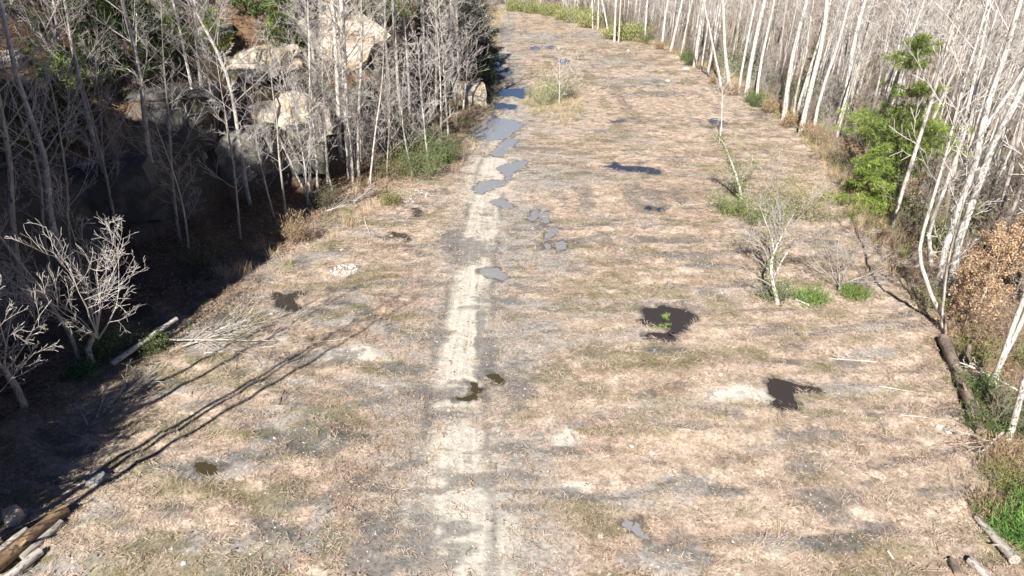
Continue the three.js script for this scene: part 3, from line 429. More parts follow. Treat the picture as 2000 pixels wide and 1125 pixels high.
const bushy = { clear: 0.24, n: 30, bl: 0.2, up: 0.7, kids: [6, 4], tip: 0.008 };
const slopeTrees = [
  [[[-23.45, 2.07, -32.4], [-23.15, 3.48, -32.4], [-23.06, 4.63, -32.4], [-22.82, 6.15, -32.4], [-22.75, 7.42, -32.4], [-22.69, 8.4, -32.4], [-22.61, 10.52, -32.4], [-22.27, 13.78, -32.4]], 0.19, 'white', 19, {}, 'white-barked tree nearest the left frame edge, trunk leaning left'],
  [[[-22.94, 1.11, -36.51], [-22.87, 1.58, -36.51], [-22.7, 3.12, -36.51], [-22.5, 4.61, -36.51], [-22.52, 6.47, -36.51], [-22.44, 7.84, -36.51], [-22.31, 10.21, -36.51], [-22.35, 11.7, -36.51], [-22.24, 13.15, -36.51]], 0.17, 'white', 19, {}, 'second white-barked tree from the left frame edge'],
  [[[-22.76, 0.64, -36.49], [-22.52, 2.21, -36.49], [-22.31, 4.32, -36.49], [-22.24, 6.05, -36.49]], 0.11, 'grey', 12, { forks: [0.4] }, 'grey twin stem beside the second white-barked tree'],
  [[[-21.86, 3.47, -40.17], [-21.62, 5.51, -40.17], [-21.31, 7.41, -40.17], [-21.19, 9.48, -40.17], [-21.14, 11.08, -40.17], [-21.11, 12.86, -40.17]], 0.17, 'pale', 18, {}, 'pale tree with brushy top left of the dark ledge'],
  [[[-20.39, 3.54, -44.46], [-20.35, 4.22, -44.46], [-20.3, 7.69, -44.46], [-20.28, 10.02, -44.46]], 0.13, 'pale', 14, {}, 'slim tree on the dark ledge, left one of three'],
  [[[-20.34, 4.93, -45.72], [-20.32, 5.55, -45.72], [-20.2, 7.45, -45.72], [-19.99, 10.4, -45.72], [-19.82, 11.98, -45.72]], 0.14, 'pale', 15, {}, 'slim tree on the dark ledge, middle one of three'],
  [[[-17.56, 0.3, -43.49], [-17.6, 0.66, -43.49], [-17.5, 4.48, -43.49], [-17.44, 8.33, -43.49], [-17.84, 10.38, -43.49], [-18.47, 11.83, -43.49]], 0.15, 'pale', 17, {}, 'tree in front of the mossy rock wall, leaning left'],
  [[[-13.36, 1.42, -52.01], [-13.3, 2.62, -52.01], [-12.85, 7.2, -52.01], [-12.61, 12.43, -52.01]], 0.19, 'white', 19, {}, 'straight white trunk in front of the big pale slab'],
  [[[-11.97, 0.32, -48.99], [-11.88, 3.21, -48.99], [-11.54, 9, -48.99], [-11.27, 12.64, -48.99]], 0.24, 'white', 19, { n: 46 }, 'bright branchy tree below the big pale slab'],
  [[[-11.5, 0.4, -49.37], [-11.13, 4.05, -49.37], [-10.45, 8.68, -49.37]], 0.12, 'pale', 14, {}, 'thin tree just right of the bright branchy one'],
  [[[-9.72, 2.45, -60.04], [-9.73, 5.84, -60.04], [-9.69, 11.88, -60.04]], 0.17, 'pale', 18, {}, 'pale tree left of centre on the dark bank'],
  [[[-9.12, 2.45, -61.27], [-9.04, 5.63, -61.27], [-9.11, 10.21, -61.27]], 0.12, 'pale', 16, {}, 'thin pale tree on the dark bank, beside the leafy bush'],
  [[[-8.58, 1.47, -65.04], [-8.11, 6.13, -65.04], [-7.93, 11.54, -65.04]], 0.23, 'pale', 18, { forks: [0.35] }, 'double-stemmed tan tree on the dark bank'],
  [[[-6.73, 0.38, -70.64], [-6.3, 5.52, -70.64], [-5.77, 11.16, -70.64]], 0.22, 'white', 18, {}, 'white trunk left of the square sandstone block'],
  [[[-6.05, 0.13, -78.81], [-5.96, 4.31, -78.81], [-5.93, 9.58, -78.81]], 0.15, 'pale', 16, {}, 'pale trunk right behind the square sandstone block'],
  [[[-4.2, 0.1, -88.43], [-4.09, 2.27, -88.43], [-4.17, 4.4, -88.43]], 0.12, 'pale', 11, {}, 'small bare tree overhanging the blue puddle slits'],
  [[[-10.44, 2.96, -58.39], [-10.31, 6.12, -58.39], [-10.22, 9.71, -58.39]], 0.12, 'grey', 15, {}, 'grey slim tree left of the pale bank tree'],
  [[[-7.9, 0.45, -70.79], [-7.59, 4.52, -70.79], [-7.37, 8.85, -70.79]], 0.13, 'grey', 16, {}, 'grey slim tree between the tan and white bank trees'],
  [[[-23.48, 1.36, -29.13], [-22.73, 4.75, -29.13], [-22.28, 7.15, -29.13]], 0.16, 'grey', 14, { clear: 0.3 }, 'dark grey tree cut by the left frame edge'],
  [[[-18.26, 0.17, -24.27], [-18.22, 1.43, -24.27], [-18.45, 2.63, -24.27], [-18.75, 3.8, -24.27]], 0.1, 'grey', 9, { n: 14 }, 'slanting grey sapling in the dark left of the bright bush tree'],
  [[[-23.29, 0.37, -31.09], [-22.97, 2.08, -31.09], [-22.72, 3.72, -31.09]], 0.1, 'grey', 12, { n: 18 }, 'dim slender tree in the shaded hollow at far left'],
  [[[-22.71, 0.19, -31.45], [-22.31, 1.92, -31.45], [-21.82, 3.85, -31.45]], 0.09, 'grey', 12, { n: 18 }, 'dim slender tree right of its twin in the hollow'],
  [[[-13.74, 0.56, -44.3], [-13.48, 2.54, -44.3], [-13.18, 5.28, -44.3], [-12.91, 7.56, -44.3]], 0.1, 'pale', 13, {}, 'slim pole left of a pair before the broken rocks'],
  [[[-13.63, 0.45, -45.7], [-13.44, 2.47, -45.7], [-13.28, 5.28, -45.7]], 0.09, 'pale', 12, {}, 'slim pole right of a pair before the broken rocks'],
  [[[-13.37, 0.39, -47.57], [-13.24, 2.66, -47.57], [-13.02, 5.55, -47.57]], 0.09, 'pale', 12, {}, 'slim pole right of the broken rocks'],
  [[[-10.39, 0.3, -47.86], [-9.95, 2.58, -47.86], [-9.5, 4.78, -47.86]], 0.08, 'pale', 8, { n: 18 }, 'right-leaning sapling above the green shrub'],
  [[[-13.96, 0.4, -39.51], [-13.79, 2.39, -39.51], [-13.74, 4.92, -39.51]], 0.08, 'grey', 10, { n: 20 }, 'dim sapling below the broken rocks'],
  [[[-16.02, 0.33, -37.23], [-15.85, 1.93, -37.23], [-15.7, 4.09, -37.23]], 0.08, 'grey', 10, { n: 20 }, 'dim sapling below the mossy rock wall'],
  [[[-19.6, 0.36, -37.14], [-19.26, 2.59, -37.14], [-18.99, 4.71, -37.14]], 0.1, 'grey', 12, { n: 24 }, 'dim twiggy tree in the middle of the dark hollow'],
];
slopeTrees.forEach(([w, r, bk, H, ex, label], i) => stemTree('bare_tree', label, 'tree', w, { H, r, ...bushy, ...ex }, M[bk], i % 3 ? M.twig : M.twigPale, LEFT, 200 + i));

// broad, low trees with forking crowns
function forkTree(name, label, pos, seed, o, barkMat, twigMat) {
  const r = rng(seed), tg = new GB(), cg = new GB(), q = { ...TREE, levels: 4, kids: [7, 5, 3], wander: 0.2, rise: 0.05, fork: 0.62, tip: 0.0065, ...o };
  const stem = [V(0, -0.25, 0), V(0.03, o.stem * 0.5, 0.02), V((o.lean ?? 0) * o.stem, o.stem, 0.04)];
  tg.tube(stem, [o.r * 1.3, o.r, o.r * 0.85], 7);
  for (let k = 0; k < o.boughs; k++) { const a = k * 6.2832 / o.boughs + r() * 0.7, el = o.el * (0.7 + 0.6 * r()), d = V(Math.cos(a) * Math.cos(el) + (o.lean ?? 0) * 0.6, Math.sin(el), Math.sin(a) * Math.cos(el)).normalize(); limb(cg, stem[2].clone().add(V(0, -0.25 * r() * o.stem, 0)), d, o.reach * (0.75 + 0.5 * r()), o.r * 0.3, 1, q, r); }
  return tree(name, label, 'tree', pos, { trunk: tg.build(), crown: cg.build() }, barkMat, twigMat);
}
forkTree('small_tree', 'bright twiggy small tree glowing against the dark hollow at left', [-17.67, 0.05, -24.21], 301, { stem: 1.8, r: 0.12, boughs: 9, el: 0.95, reach: 4.6, lean: 0.34, tip: 0.006 }, M.pale, M.twigPale);
forkTree('small_tree', 'spreading bare small tree at left frame edge with arching boughs', [-18.54, 0.29, -21.08], 302, { stem: 1.9, r: 0.13, boughs: 7, el: 0.75, reach: 3.4, lean: -0.1 }, M.grey, M.twigPale);
forkTree('small_tree', 'bare small tree reaching in from the left edge, mid height', [-22.31, 0.47, -24.2], 303, { stem: 2.2, r: 0.13, boughs: 8, el: 0.6, reach: 4.2 }, M.grey, M.twigPale);
forkTree('small_tree', 'bare small tree low at the left frame edge', [-18.62, 0.33, -19.09], 304, { stem: 1.4, r: 0.1, boughs: 6, el: 0.7, reach: 2.6 }, M.grey, M.twigPale);
forkTree('small_tree', 'wide fan-shaped bare tree at the right of the clearing', [16.82, -0.09, -31.31], 305, { stem: 0.5, r: 0.09, boughs: 8, el: 0.95, reach: 3.3 }, M.grey, M.twig);

// crooked tree and forked tree in the clearing
function crooked(name, label, paths, mat, twig, seed, o, ivy = 0) {
  const ig = new GB();
  const foot = V(...paths[0].pts[0]), g0 = ground(foot.x, foot.z); foot.y = Math.min(foot.y, g0); const t = thing(name, label, 'tree', [foot.x, foot.y, foot.z]); const cg = new GB(), r = rng(seed);
  paths.forEach((p, pi) => {
    const c = new THREE.CatmullRomCurve3(p.pts.map((q, i) => V(...q).sub(foot).add(V(0, 0, i ? (p.dz ?? 0) * i : 0)))), n = 9, pts = [], rad = []; for (let i = 0; i <= n; i++) { pts.push(c.getPoint(i / n)); rad.push(Math.max(0.014, p.r * Math.pow(1 - i / n, 0.8))); } if (!pi) pts[0].y -= 0.25; const tg = new GB(); tg.tube(pts, rad, 6); mesh(pi ? 'limb' : 'trunk', tg.build(), mat, t);
    for (let k = 0; k < (pi ? ivy * 0.3 : ivy); k++) { const q = c.getPoint(r()).add(rdir(r).multiplyScalar(0.1 + 0.3 * r())), d = rdir(r); ig.col = mixc([0.07, 0.11, 0.025], [0.24, 0.31, 0.06], r()); ig.leaf(q, d, perp(d, r), 0.13, 0.06); }
    for (let k = 0; k < p.n; k++) { const i = 2 + Math.floor(r() * (n - 2)), d = pts[i].clone().sub(pts[i - 1]).normalize(); d.multiplyScalar(0.6).addScaledVector(perp(d, r), 0.8).addScaledVector(V(0, 1, 0), 0.25).normalize(); limb(cg, pts[i], d, p.bl * (0.5 + r()), Math.max(0.01, rad[i] * 0.3), 1, { ...TREE, levels: 3, kids: [5, 4], wander: 0.2, rise: 0.06, fork: 0.7, tip: 0.009, ...o }, r); }
  });
  const cm = mesh('crown', cg.build(), twig, t); if (ivy) mesh('ivy', ig.build(), M.leaf, cm); return t;
}
const mixc = (a, b, t) => [lerp(a[0], b[0], t), lerp(a[1], b[1], t), lerp(a[2], b[2], t)];
crooked('crooked_tree', 'crooked small tree with mossy stem standing above the brush thicket', [
  { pts: [[15.66, -0, -44.12], [15.42, 1.09, -44.12], [14.94, 2.24, -44.12], [14.32, 3.46, -44.12], [13.71, 4.48, -44.12], [13.18, 4.92, -44.12]], r: 0.13, n: 12, bl: 1.2 }, { pts: [[16.78, 0.05, -48.63], [16.99, 0.64, -48.63], [17.4, 1.41, -48.63], [17.36, 2.37, -48.63]], r: 0.07, n: 6, bl: 0.8, dz: 0.1 }, { pts: [[17.22, 0.01, -50.63], [16.96, -0.4, -50.63], [16.15, -0.2, -50.63], [15.8, 0, -50.63]], r: 0.06, n: 5, bl: 1, dz: -0.1 }], M.pale, M.twigGreen, 311, {}, 620);
crooked('forked_tree', 'forked small tree with ivy foot at the right of the clearing', [
  { pts: [[13.28, 0, -29.9], [12.88, 0.83, -29.9], [12.51, 2.07, -29.9], [12.57, 3.02, -29.9], [12.8, 3.8, -29.9], [13.14, 4.83, -29.9]], r: 0.12, n: 18, bl: 1.6 }, { pts: [[14.39, -0.14, -34.31], [13.89, 0.8, -34.31], [13.31, 1.62, -34.31], [12.45, 2.1, -34.31]], r: 0.08, n: 9, bl: 1.3, dz: 0.15 }, { pts: [[14.79, -0.13, -35.32], [14.74, 0.82, -35.32], [14.18, 2.05, -35.32], [13.67, 3.1, -35.32]], r: 0.08, n: 9, bl: 1.3, dz: -0.15 }, { pts: [[13.93, 0.01, -32.71], [14.15, 1.06, -32.71], [14.4, 1.94, -32.71], [14.42, 2.52, -32.71]], r: 0.06, n: 7, bl: 1.1, dz: 0.1 }], M.pale, M.twig, 312, {}, 260);
stemTree('sapling', 'slender lone sapling standing before the mid forest edge', 'sapling', [[18.59, 0.07, -60.52], [18.58, 1.81, -60.52], [18.36, 4.03, -60.52], [18.29, 4.9, -60.52]], { H: 5.5, r: 0.07, n: 16, clear: 0.2, bl: 0.2, tip: 0.011 }, M.white, M.twigPale, undefined, 321);
stemTree('sapling', 'tall thin sapling growing out of the shrub island', 'sapling', [[8.82, 0, -105.41], [8.56, 4.65, -105.41]], { H: 7.5, r: 0.05, n: 18, clear: 0.3, bl: 0.12, tip: 0.014 }, M.grey, M.twig, undefined, 322);
stemTree('sapling', 'pale bushy sapling in the middle of the shrub island', 'sapling', [[5.22, -0.01, -76.72], [5.2, 2.47, -76.72]], { H: 4.6, r: 0.06, n: 22, clear: 0.1, bl: 0.22, tip: 0.012 }, M.white, M.twigPale, undefined, 323);
stemTree('sapling', 'thin sapling at the left end of the shrub island', 'sapling', [[4, -0.05, -94.85], [3.79, 3.88, -94.85]], { H: 5, r: 0.04, n: 14, clear: 0.3, bl: 0.14, tip: 0.012 }, M.grey, M.twig, undefined, 324);
stemTree('sapling', 'short branchy sapling on the right flank of the shrub island', 'sapling', [[7.8, -0.02, -87.36], [7.84, 2.13, -87.36]], { H: 2.6, r: 0.04, n: 16, clear: 0.15, bl: 0.25, tip: 0.011 }, M.grey, M.twigPale, undefined, 325);
stemTree('sapling', 'bare sapling among brush right of the crooked tree', 'sapling', [[16.95, -0.07, -42.52], [16.88, 1.36, -42.52], [16.9, 2.57, -42.52]], { H: 3.4, r: 0.04, n: 18, clear: 0.15, bl: 0.25, tip: 0.009 }, M.grey, M.twig, undefined, 326);

// ------------------------------------------------------------------ woods behind: alike trees cloned, the rest as a mass
const tall = [1, 2, 3, 4, 5, 6].map(s => treeGeo(400 + s, { H: 19, r: 0.15, n: 18, kids: [4, 3], bl: 0.17, up: 1.0, tip: 0.014, bend: 1.2, lean: [0.05, 0.02], clear: 0.4 }));
const twiggy = [1, 2, 3, 4, 5, 6].map(s => treeGeo(420 + s, { H: 11, r: 0.085, n: 26, kids: [5, 3], bl: 0.24, up: 0.8, tip: 0.012, bend: 0.9, clear: 0.2, lean: [-0.04, 0] }));
const thick = [1, 2, 3, 4, 5].map(s => treeGeo(440 + s, { H: 6, r: 0.045, n: 22, kids: [5, 4], bl: 0.34, up: 0.9, tip: 0.011, bend: 0.8, clear: 0.06, sides: 4 }));
const protos = new Map();
function cloneTree(key, geo, name, label, pos, turn, sc, b, t, group) {
  let g = protos.get(key); if (!g) { g = new THREE.Group(); for (const [n, q, m] of [['trunk', geo.trunk, b], ['crown', geo.crown, t]]) { const e = new THREE.Mesh(q, m); e.name = n; e.castShadow = e.receiveShadow = true; g.add(e); } protos.set(key, g); }
  const c = g.clone(); c.name = numbered(name); c.position.set(...pos); c.rotation.y = turn; c.scale.setScalar(sc); scene.add(c); return tag(c, label, 'tree', group);
}
{
  const r = rng(501); let n = 0;
  const barks = ['white', 'pale', 'pale', 'grey'], twigs = [M.twigPale, M.twigPale, M.twig, M.twig];
  while (n < 120) {                     // right woods, the ones nearest the edge
    const z = -20 - Math.pow(r(), 0.8) * 180, s = 1.5 + Math.pow(r(), 1.4) * 26, x = rightEdge(z) + s; if (x > -z * 0.82 + 6) continue;
    const k = n % 6, b = Math.floor(r() * 4), lean = r() * 0.5 - 0.25;
    cloneTree('tall' + k + b, tall[k], 'bare_tree', '', [x, height(x, z) - 0.1, z], lean, 0.75 + 0.45 * r(), M[barks[b]], twigs[b], 'slender trees in the right-hand woods'); n++;
  }
  n = 0;
  for (const [x, z, sc] of [[-6.5, -52, 0.9], [-7.6, -50.5, 0.8], [-9.4, -49.5, 0.75], [-6, -57, 1.1], [-5.8, -62, 1.1], [-5.5, -67, 1.2], [-6.3, -70, 1.1], [-5.2, -73, 1.2], [-6.1, -76, 1.2], [-9.8, -54, 1.1], [-11.5, -47.5, 0.9], [-12.6, -46, 0.8], [-13.6, -43, 0.9], [-15.2, -41, 0.8]]) { const k = n % 6, b = 1 + n % 3; cloneTree('twiggy' + k + b, twiggy[k], 'bare_tree', '', [x, height(x, z) - 0.1, z], n * 1.7, sc, M[barks[b]], twigs[b], 'thin trees on the left hillside'); n++; }
  n = 0;
  while (n < 48) {                      // left bench, ledges and slope
    const z = -26 - Math.pow(r(), 0.75) * 120, w = 0.5 + Math.pow(r(), 1.2) * 30, x = leftEdge(z) - w; if (x < z * 0.82 - 5 || (z > -50 && r() < 0.7)) continue;
    const k = n % 6, b = 1 + Math.floor(r() * 3);
    cloneTree('twiggy' + k + b, twiggy[k], 'bare_tree', '', [x, height(x, z) - 0.1, z], r() * 6.28, 0.7 + 0.6 * r(), M[barks[b]], twigs[b], 'thin trees on the left hillside'); n++;
  }
}
// each cloned tree is told by the landmark tree it stands behind, counted outwards from that tree
const ORD = ['nearest', 'second', 'third', 'fourth', 'fifth', 'sixth', 'seventh', 'eighth', 'ninth', 'tenth', 'eleventh', 'twelfth', 'thirteenth', 'fourteenth', 'fifteenth', 'sixteenth', 'seventeenth', 'eighteenth', 'nineteenth', 'twentieth', 'twenty-first', 'twenty-second', 'twenty-third', 'twenty-fourth', 'twenty-fifth', 'twenty-sixth', 'twenty-seventh', 'twenty-eighth', 'twenty-ninth', 'thirtieth'];
function tellApart(group, marks, phrase) {
  const sets = marks.map(() => []);
  for (const o of scene.children) if (o.userData.group === group && !o.userData.label) { const v = o.position.x / -o.position.z; let b = 0, bd = 9; marks.forEach(([t], i) => { const d = Math.abs(t[0][0] / -t[0][2] - v); if (d < bd) { bd = d; b = i; } }); sets[b].push(o); }
  sets.forEach((l, i) => { const [x, , z] = marks[i][0][0]; l.sort((a, b) => Math.hypot(a.position.x - x, a.position.z - z) - Math.hypot(b.position.x - x, b.position.z - z)).forEach((o, k) => { o.userData.label = phrase(ORD[k] ?? 'outermost', marks[i][1]); }); });
}
tellApart('slender trees in the right-hand woods', [[edgeTrees[0], 'thickest white trunk'], [edgeTrees[2], 'kinked white tree'], [edgeTrees[5], 'paired trunks by the long log'], [edgeTrees[9], 'far-end pale trunks'], [edgeTrees[15], 'tall straight white pole'], [edgeTrees[17], 'thick leaning white trunk'], [edgeTrees[20], 'stout forked white trunk'], [edgeTrees[24], 'bent-footed white trunk'], [edgeTrees[27], 'trunk above the grass clump'], [edgeTrees[30], 'long clean white trunk'], [edgeTrees[32], 'stout trunk left of the pine'], [edgeTrees[36], 'white trunk right of the pine']].map(([t, n]) => [[t[0][0]], n]), (o, n) => `${o} slender bare tree back in the woods from the ${n}`);
tellApart('thin trees on the left hillside', [[slopeTrees[0], 'leftmost white-barked tree'], [slopeTrees[1], 'second white-barked tree'], [slopeTrees[3], 'brushy-topped pale tree'], [slopeTrees[5], 'dark ledge trees'], [slopeTrees[6], 'mossy wall tree'], [slopeTrees[8], 'bright branchy tree'], [slopeTrees[10], 'pale bank tree'], [slopeTrees[12], 'double-stemmed tan tree'], [slopeTrees[13], 'trunk beside the sandstone block']].map(([t, n]) => [[t[0][0]], n]), (o, n) => `${o} thin twiggy hillside tree counted outwards from the ${n}`);
function massed(name, label, geos, mats, spots) {        // far woods that read as one mass
  const each = geos.map(() => []); spots.forEach((s, i) => each[i % geos.length].push(s));
  geos.forEach((g, k) => { if (!each[k].length) return; const im = new THREE.InstancedMesh(g, mats[k % mats.length], each[k].length), o = new THREE.Object3D(); each[k].forEach((s, i) => { o.position.set(s[0], s[1], s[2]); o.rotation.set(s[5] ?? 0, s[3], s[6] ?? 0); o.scale.setScalar(s[4]); o.updateMatrix(); im.setMatrixAt(i, o.matrix); if (s[7]) im.setColorAt(i, s[7]); }); im.name = numbered(name); im.castShadow = im.receiveShadow = true; tag(im, label, undefined, undefined, 'stuff'); scene.add(im); });
}
const whole = g => mergeGeometries([g.trunk, g.crown]);
{
  const r = rng(511), far = [], brush = [], hill = [];
  while (far.length < 1300) { const z = -14 - r() * 270, s = 10 + r() * 130, x = (z > -210 ? rightEdge(z) : -20) + s * (z > -210 ? 1 : 1.2) - (z > -210 ? 0 : 40); if (Math.abs(x) > -z * 0.86 + 14) continue; far.push([x, height(x, z) - 0.2, z, r() * 6.28, 0.75 + 0.6 * r(), (r() - 0.5) * 0.1, (r() - 0.5) * 0.14 - 0.04]); }
  massed('far_woods', 'distant bare woods filling the slope beyond the right edge', tall.slice(0, 4).map(whole), [M.twig, M.twigBrown, M.twigPale, M.twig], far);
  while (brush.length < 2600) { const z = -14 - r() * 230, s = -0.6 + Math.pow(r(), 1.5) * 70, x = rightEdge(z) + s; if (x > -z * 0.82 + 8 || (z < -33 && z > -62 && s < 9 && r() < 0.8) || (z > -33 && s < 6 && r() < 0.6)) continue; brush.push([x, height(x, z) - 0.1, z, r() * 6.28, (0.35 + 0.75 * r()) * (s < 3 ? 0.45 : z > -34 ? 0.6 : 1), (r() - 0.5) * 0.3, (r() - 0.5) * 0.3]); }
  massed('undergrowth', 'tangle of grey-brown bare brush under the right-hand woods', thick.map(whole), [M.twigBrown, M.twigBrown, M.twig, M.twig, M.twigBrown], brush);
  while (hill.length < 480) { const z = -18 - r() * 190, w = 1 + r() * 45, x = leftEdge(z) - w; if (x < z * 0.84 - 6 || (z > -48 && r() < 0.75)) continue; hill.push([x, height(x, z) - 0.1, z, r() * 6.28, 0.3 + 0.7 * r(), (r() - 0.5) * 0.3, (r() - 0.5) * 0.3]); }
  massed('undergrowth', 'tangle of bare brush and saplings on the left hillside', thick.map(whole), [M.twig, M.twigBrown, M.twig, M.twigBrown, M.twigPale], hill);
  const crest = []; while (crest.length < 170) { const z = 24 - r() * 230, w = wallOff(z) + 6 + r() * 40, x = leftEdge0(z) - w; if (z < -22 && r() < 0.72) continue; crest.push([x, height(x, z) - 0.2, z, r() * 6.28, 0.8 + 0.5 * r(), 0, 0]); }
  massed('hilltop_woods', 'bare woods along the top of the left hillside', twiggy.slice(0, 3).map(whole), [M.twig, M.twigPale, M.twig], crest);
  // just outside the left of the frame: leaning trees and brush on the spur, which throw the long shadows at lower left
  const spur = []; for (let k = 0; k < 60; k++) { const z = -15.5 + r() * 4, x = leftEdge0(z) - 3.2 + r() * 2.6; spur.push([x, height(x, z) - 0.1, z, r() * 6.28, 0.5 + 0.8 * r(), 0, 0]); }
  massed('hilltop_woods', 'brush on the spur just outside the left of the picture', thick.slice(0, 3).map(whole), [M.twig], spur);
  for (const [x, z, lx, H] of [[-17.2, -11.5, 0.42, 17], [-17.9, -11.9, 0.42, 16], [-16.6, -13.2, 0.4, 12], [-18.6, -14.2, 0.38, 15], [-19.5, -15, 0.4, 14]])
    massed('hilltop_woods', 'tree leaning in from the spur outside the left of the picture', [whole(treeGeo(260 + Math.round(H), { H, r: 0.13, n: 14, clear: 0.55, kids: [4, 2], bl: 0.14, lean: [lx, 0], bend: 0.2 }))], [M.grey], [[x, height(x, z) - 0.1, z, 0, 1]]);
}

// ------------------------------------------------------------------ evergreens
function needleTuft(gb, p, out, n, len, w, r, dark, light) {
  const tone = r();
  for (let k = 0; k < n; k++) { const d = out.clone().multiplyScalar(0.55).add(rdir(r)).addScaledVector(V(0, 1, 0), 0.15).normalize(), s = perp(d, r); gb.col = mixc(dark, light, Math.min(1, Math.max(0, tone * 0.7 + r() * 0.3))); gb.leaf(p.clone().addScaledVector(rdir(r), len * 0.35), d, s, len * (0.7 + 0.6 * r()), w); }
}
function pineGeo(seed, o) {
  const r = rng(seed), tg = new GB(), bg = new GB(), fg = new GB(), pts = [], n = 8, bx = (r() - 0.5) * 0.8;
  for (let i = 0; i <= n; i++) { const f = i / n; pts.push(V(bx * Math.sin(f * 3) + (o.leanX ?? 0) * f * o.H, f * o.H - (i ? 0 : 0.3), (o.lean ?? 0) * f * o.H)); }
  tg.tube(pts, pts.map((_, i) => Math.max(0.03, o.r * (1 - i / n * 0.9))), 6);
  const dark = o.dark ?? [0.035, 0.075, 0.018], light = o.light ?? [0.13, 0.20, 0.035];
  const rows = o.layers ?? []; if (!o.layers) for (let y = o.from * o.H; y < o.H * 0.98; y += o.gap * (0.6 + 0.8 * r())) { if (!(o.skip && r() < o.skip)) rows.push([y / o.H, 0]); }
  for (const [f, own] of rows) {
    const m = o.per;
    for (let k = 0; k < m; k++) {
      const a = r() * 6.28, L = own ? own * (0.5 + 0.6 * r()) : o.R * (o.flat ? (0.45 + 0.75 * Math.sin(Math.min(1, (1 - f) * 1.6) * 1.57)) : (1.08 - f)) * (0.55 + 0.6 * r()), i = Math.min(n - 1, Math.floor(f * n)), p = pts[i].clone().lerp(pts[i + 1], f * n - i), d = V(Math.cos(a), 0.25 * (r() - 0.3) + 0.1, Math.sin(a)).normalize(), bp = [p.clone()], q = p.clone();
      for (let s = 1; s <= 3; s++) { d.addScaledVector(rdir(r), 0.15).addScaledVector(V(0, 1, 0), 0.03).normalize(); q.addScaledVector(d, L / 3); bp.push(q.clone()); }
      bg.tube(bp, [0.03, 0.022, 0.014, 0.008], 3);
      const nt = Math.max(3, Math.round(L * o.tufts)); for (let t = 0; t < nt; t++) { const g = 0.3 + 0.7 * (t + r()) / nt, j = Math.min(2, Math.floor(g * 3)), at = bp[j].clone().lerp(bp[j + 1], g * 3 - j).add(V((r() - 0.5) * L * 0.5, (r() - 0.3) * 0.18, (r() - 0.5) * L * 0.5)); needleTuft(fg, at, d, o.needles, o.nl ?? 0.3, o.nw ?? 0.07, r, dark, light); }
    }
  }
  return { trunk: tg.build(), branches: bg.build(), foliage: fg.build() };
}
function pine(label, pos, seed, o, name = 'pine_tree') { const g = pineGeo(seed, o), t = thing(name, label, 'pine', pos); const tr = mesh('trunk', g.trunk, M.brown, t); const c = mesh('crown', g.foliage, M.leaf, t); mesh('branches', g.branches, M.brown, c); return t; }
const onG = (x, z) => [x, height(x, z) - 0.1, z];
pine('layered green pine standing in front of the white trunks at right', [27.47, -1.04, -47.75], 601, { H: 11.5, r: 0.17, leanX: -0.05, per: 7, tufts: 6, needles: 18, nl: 0.3, nw: 0.045, light: [0.36, 0.46, 0.10], dark: [0.12, 0.18, 0.035], layers: [[0.98, 1], [0.95, 1.4], [0.91, 1.7], [0.87, 1.7], [0.83, 1.2], [0.7, 1.9], [0.66, 1.2], [0.55, 2.4], [0.51, 3.2], [0.48, 3.8], [0.45, 3.9], [0.41, 4.2], [0.37, 4.0], [0.33, 3.8], [0.28, 3.4], [0.2, 2.6]] });
pine('low bright green pine at the foot of the layered pine', [24.21, 0.08, -43.6], 602, { H: 4.4, r: 0.1, from: 0.06, gap: 0.32, per: 5, R: 2.8, tufts: 6, needles: 18, nl: 0.3, nw: 0.045, light: [0.36, 0.48, 0.09], dark: [0.12, 0.18, 0.03] });
pine('young pine tucked behind the layered pine toward the trunks', [42.69, -5.81, -71.77], 603, { H: 4.5, r: 0.1, from: 0.1, gap: 0.4, per: 4, R: 1.9, tufts: 5, needles: 9 });
pine('slim dark pine between the far white trunks of the edge row', [35.92, -3.22, -84.07], 604, { H: 9, r: 0.12, from: 0.12, gap: 0.5, per: 4, R: 1.5, tufts: 5, needles: 8, nl: 0.4, nw: 0.1 });
pine('hazy tall pine deep in the right woods at the top', [78.49, -9.88, -174.47], 605, { H: 15, r: 0.18, from: 0.25, gap: 0.7, per: 4, R: 2.8, tufts: 4, needles: 8, nl: 0.5, nw: 0.13 });
pine('dim pine behind the mid forest edge trunks', [55.32, -10.51, -178.75], 606, { H: 9, r: 0.15, from: 0.15, gap: 0.6, per: 4, R: 2.2, tufts: 4, needles: 8, nl: 0.5, nw: 0.13 });
pine('narrow bright pine beside the big pale slab', [-17.64, 8.17, -54.86], 611, { H: 8, r: 0.12, from: 0.05, gap: 0.5, per: 4, R: 1.7, tufts: 5, needles: 9, nl: 0.36, nw: 0.09, light: [0.2, 0.28, 0.04] });
pine('dark green pine at the top left corner', [-29.6, 11.01, -46.33], 612, { H: 7, r: 0.13, from: 0.05, gap: 0.5, per: 4, R: 2.8, tufts: 4, needles: 9, nl: 0.36, nw: 0.09 });
pine('wide dark pine on the slope above the second white-barked tree', [-26.78, 9.36, -46.95], 613, { H: 5.5, r: 0.12, from: 0.05, gap: 0.45, per: 4, R: 2.6, tufts: 4, needles: 9, nl: 0.34, nw: 0.08 });
pine('low yellow-green pine on the slope at far left', [-27.93, 8.73, -42.94], 614, { H: 3.4, r: 0.1, from: 0.05, gap: 0.4, per: 4, R: 2.4, tufts: 4, needles: 9, light: [0.17, 0.23, 0.04] });
pine('bright low pine spray above the dark ledge', [-23.34, 9.55, -49.96], 615, { H: 2.8, r: 0.08, from: 0.05, gap: 0.35, per: 4, R: 2, tufts: 5, needles: 9, light: [0.2, 0.3, 0.03] });
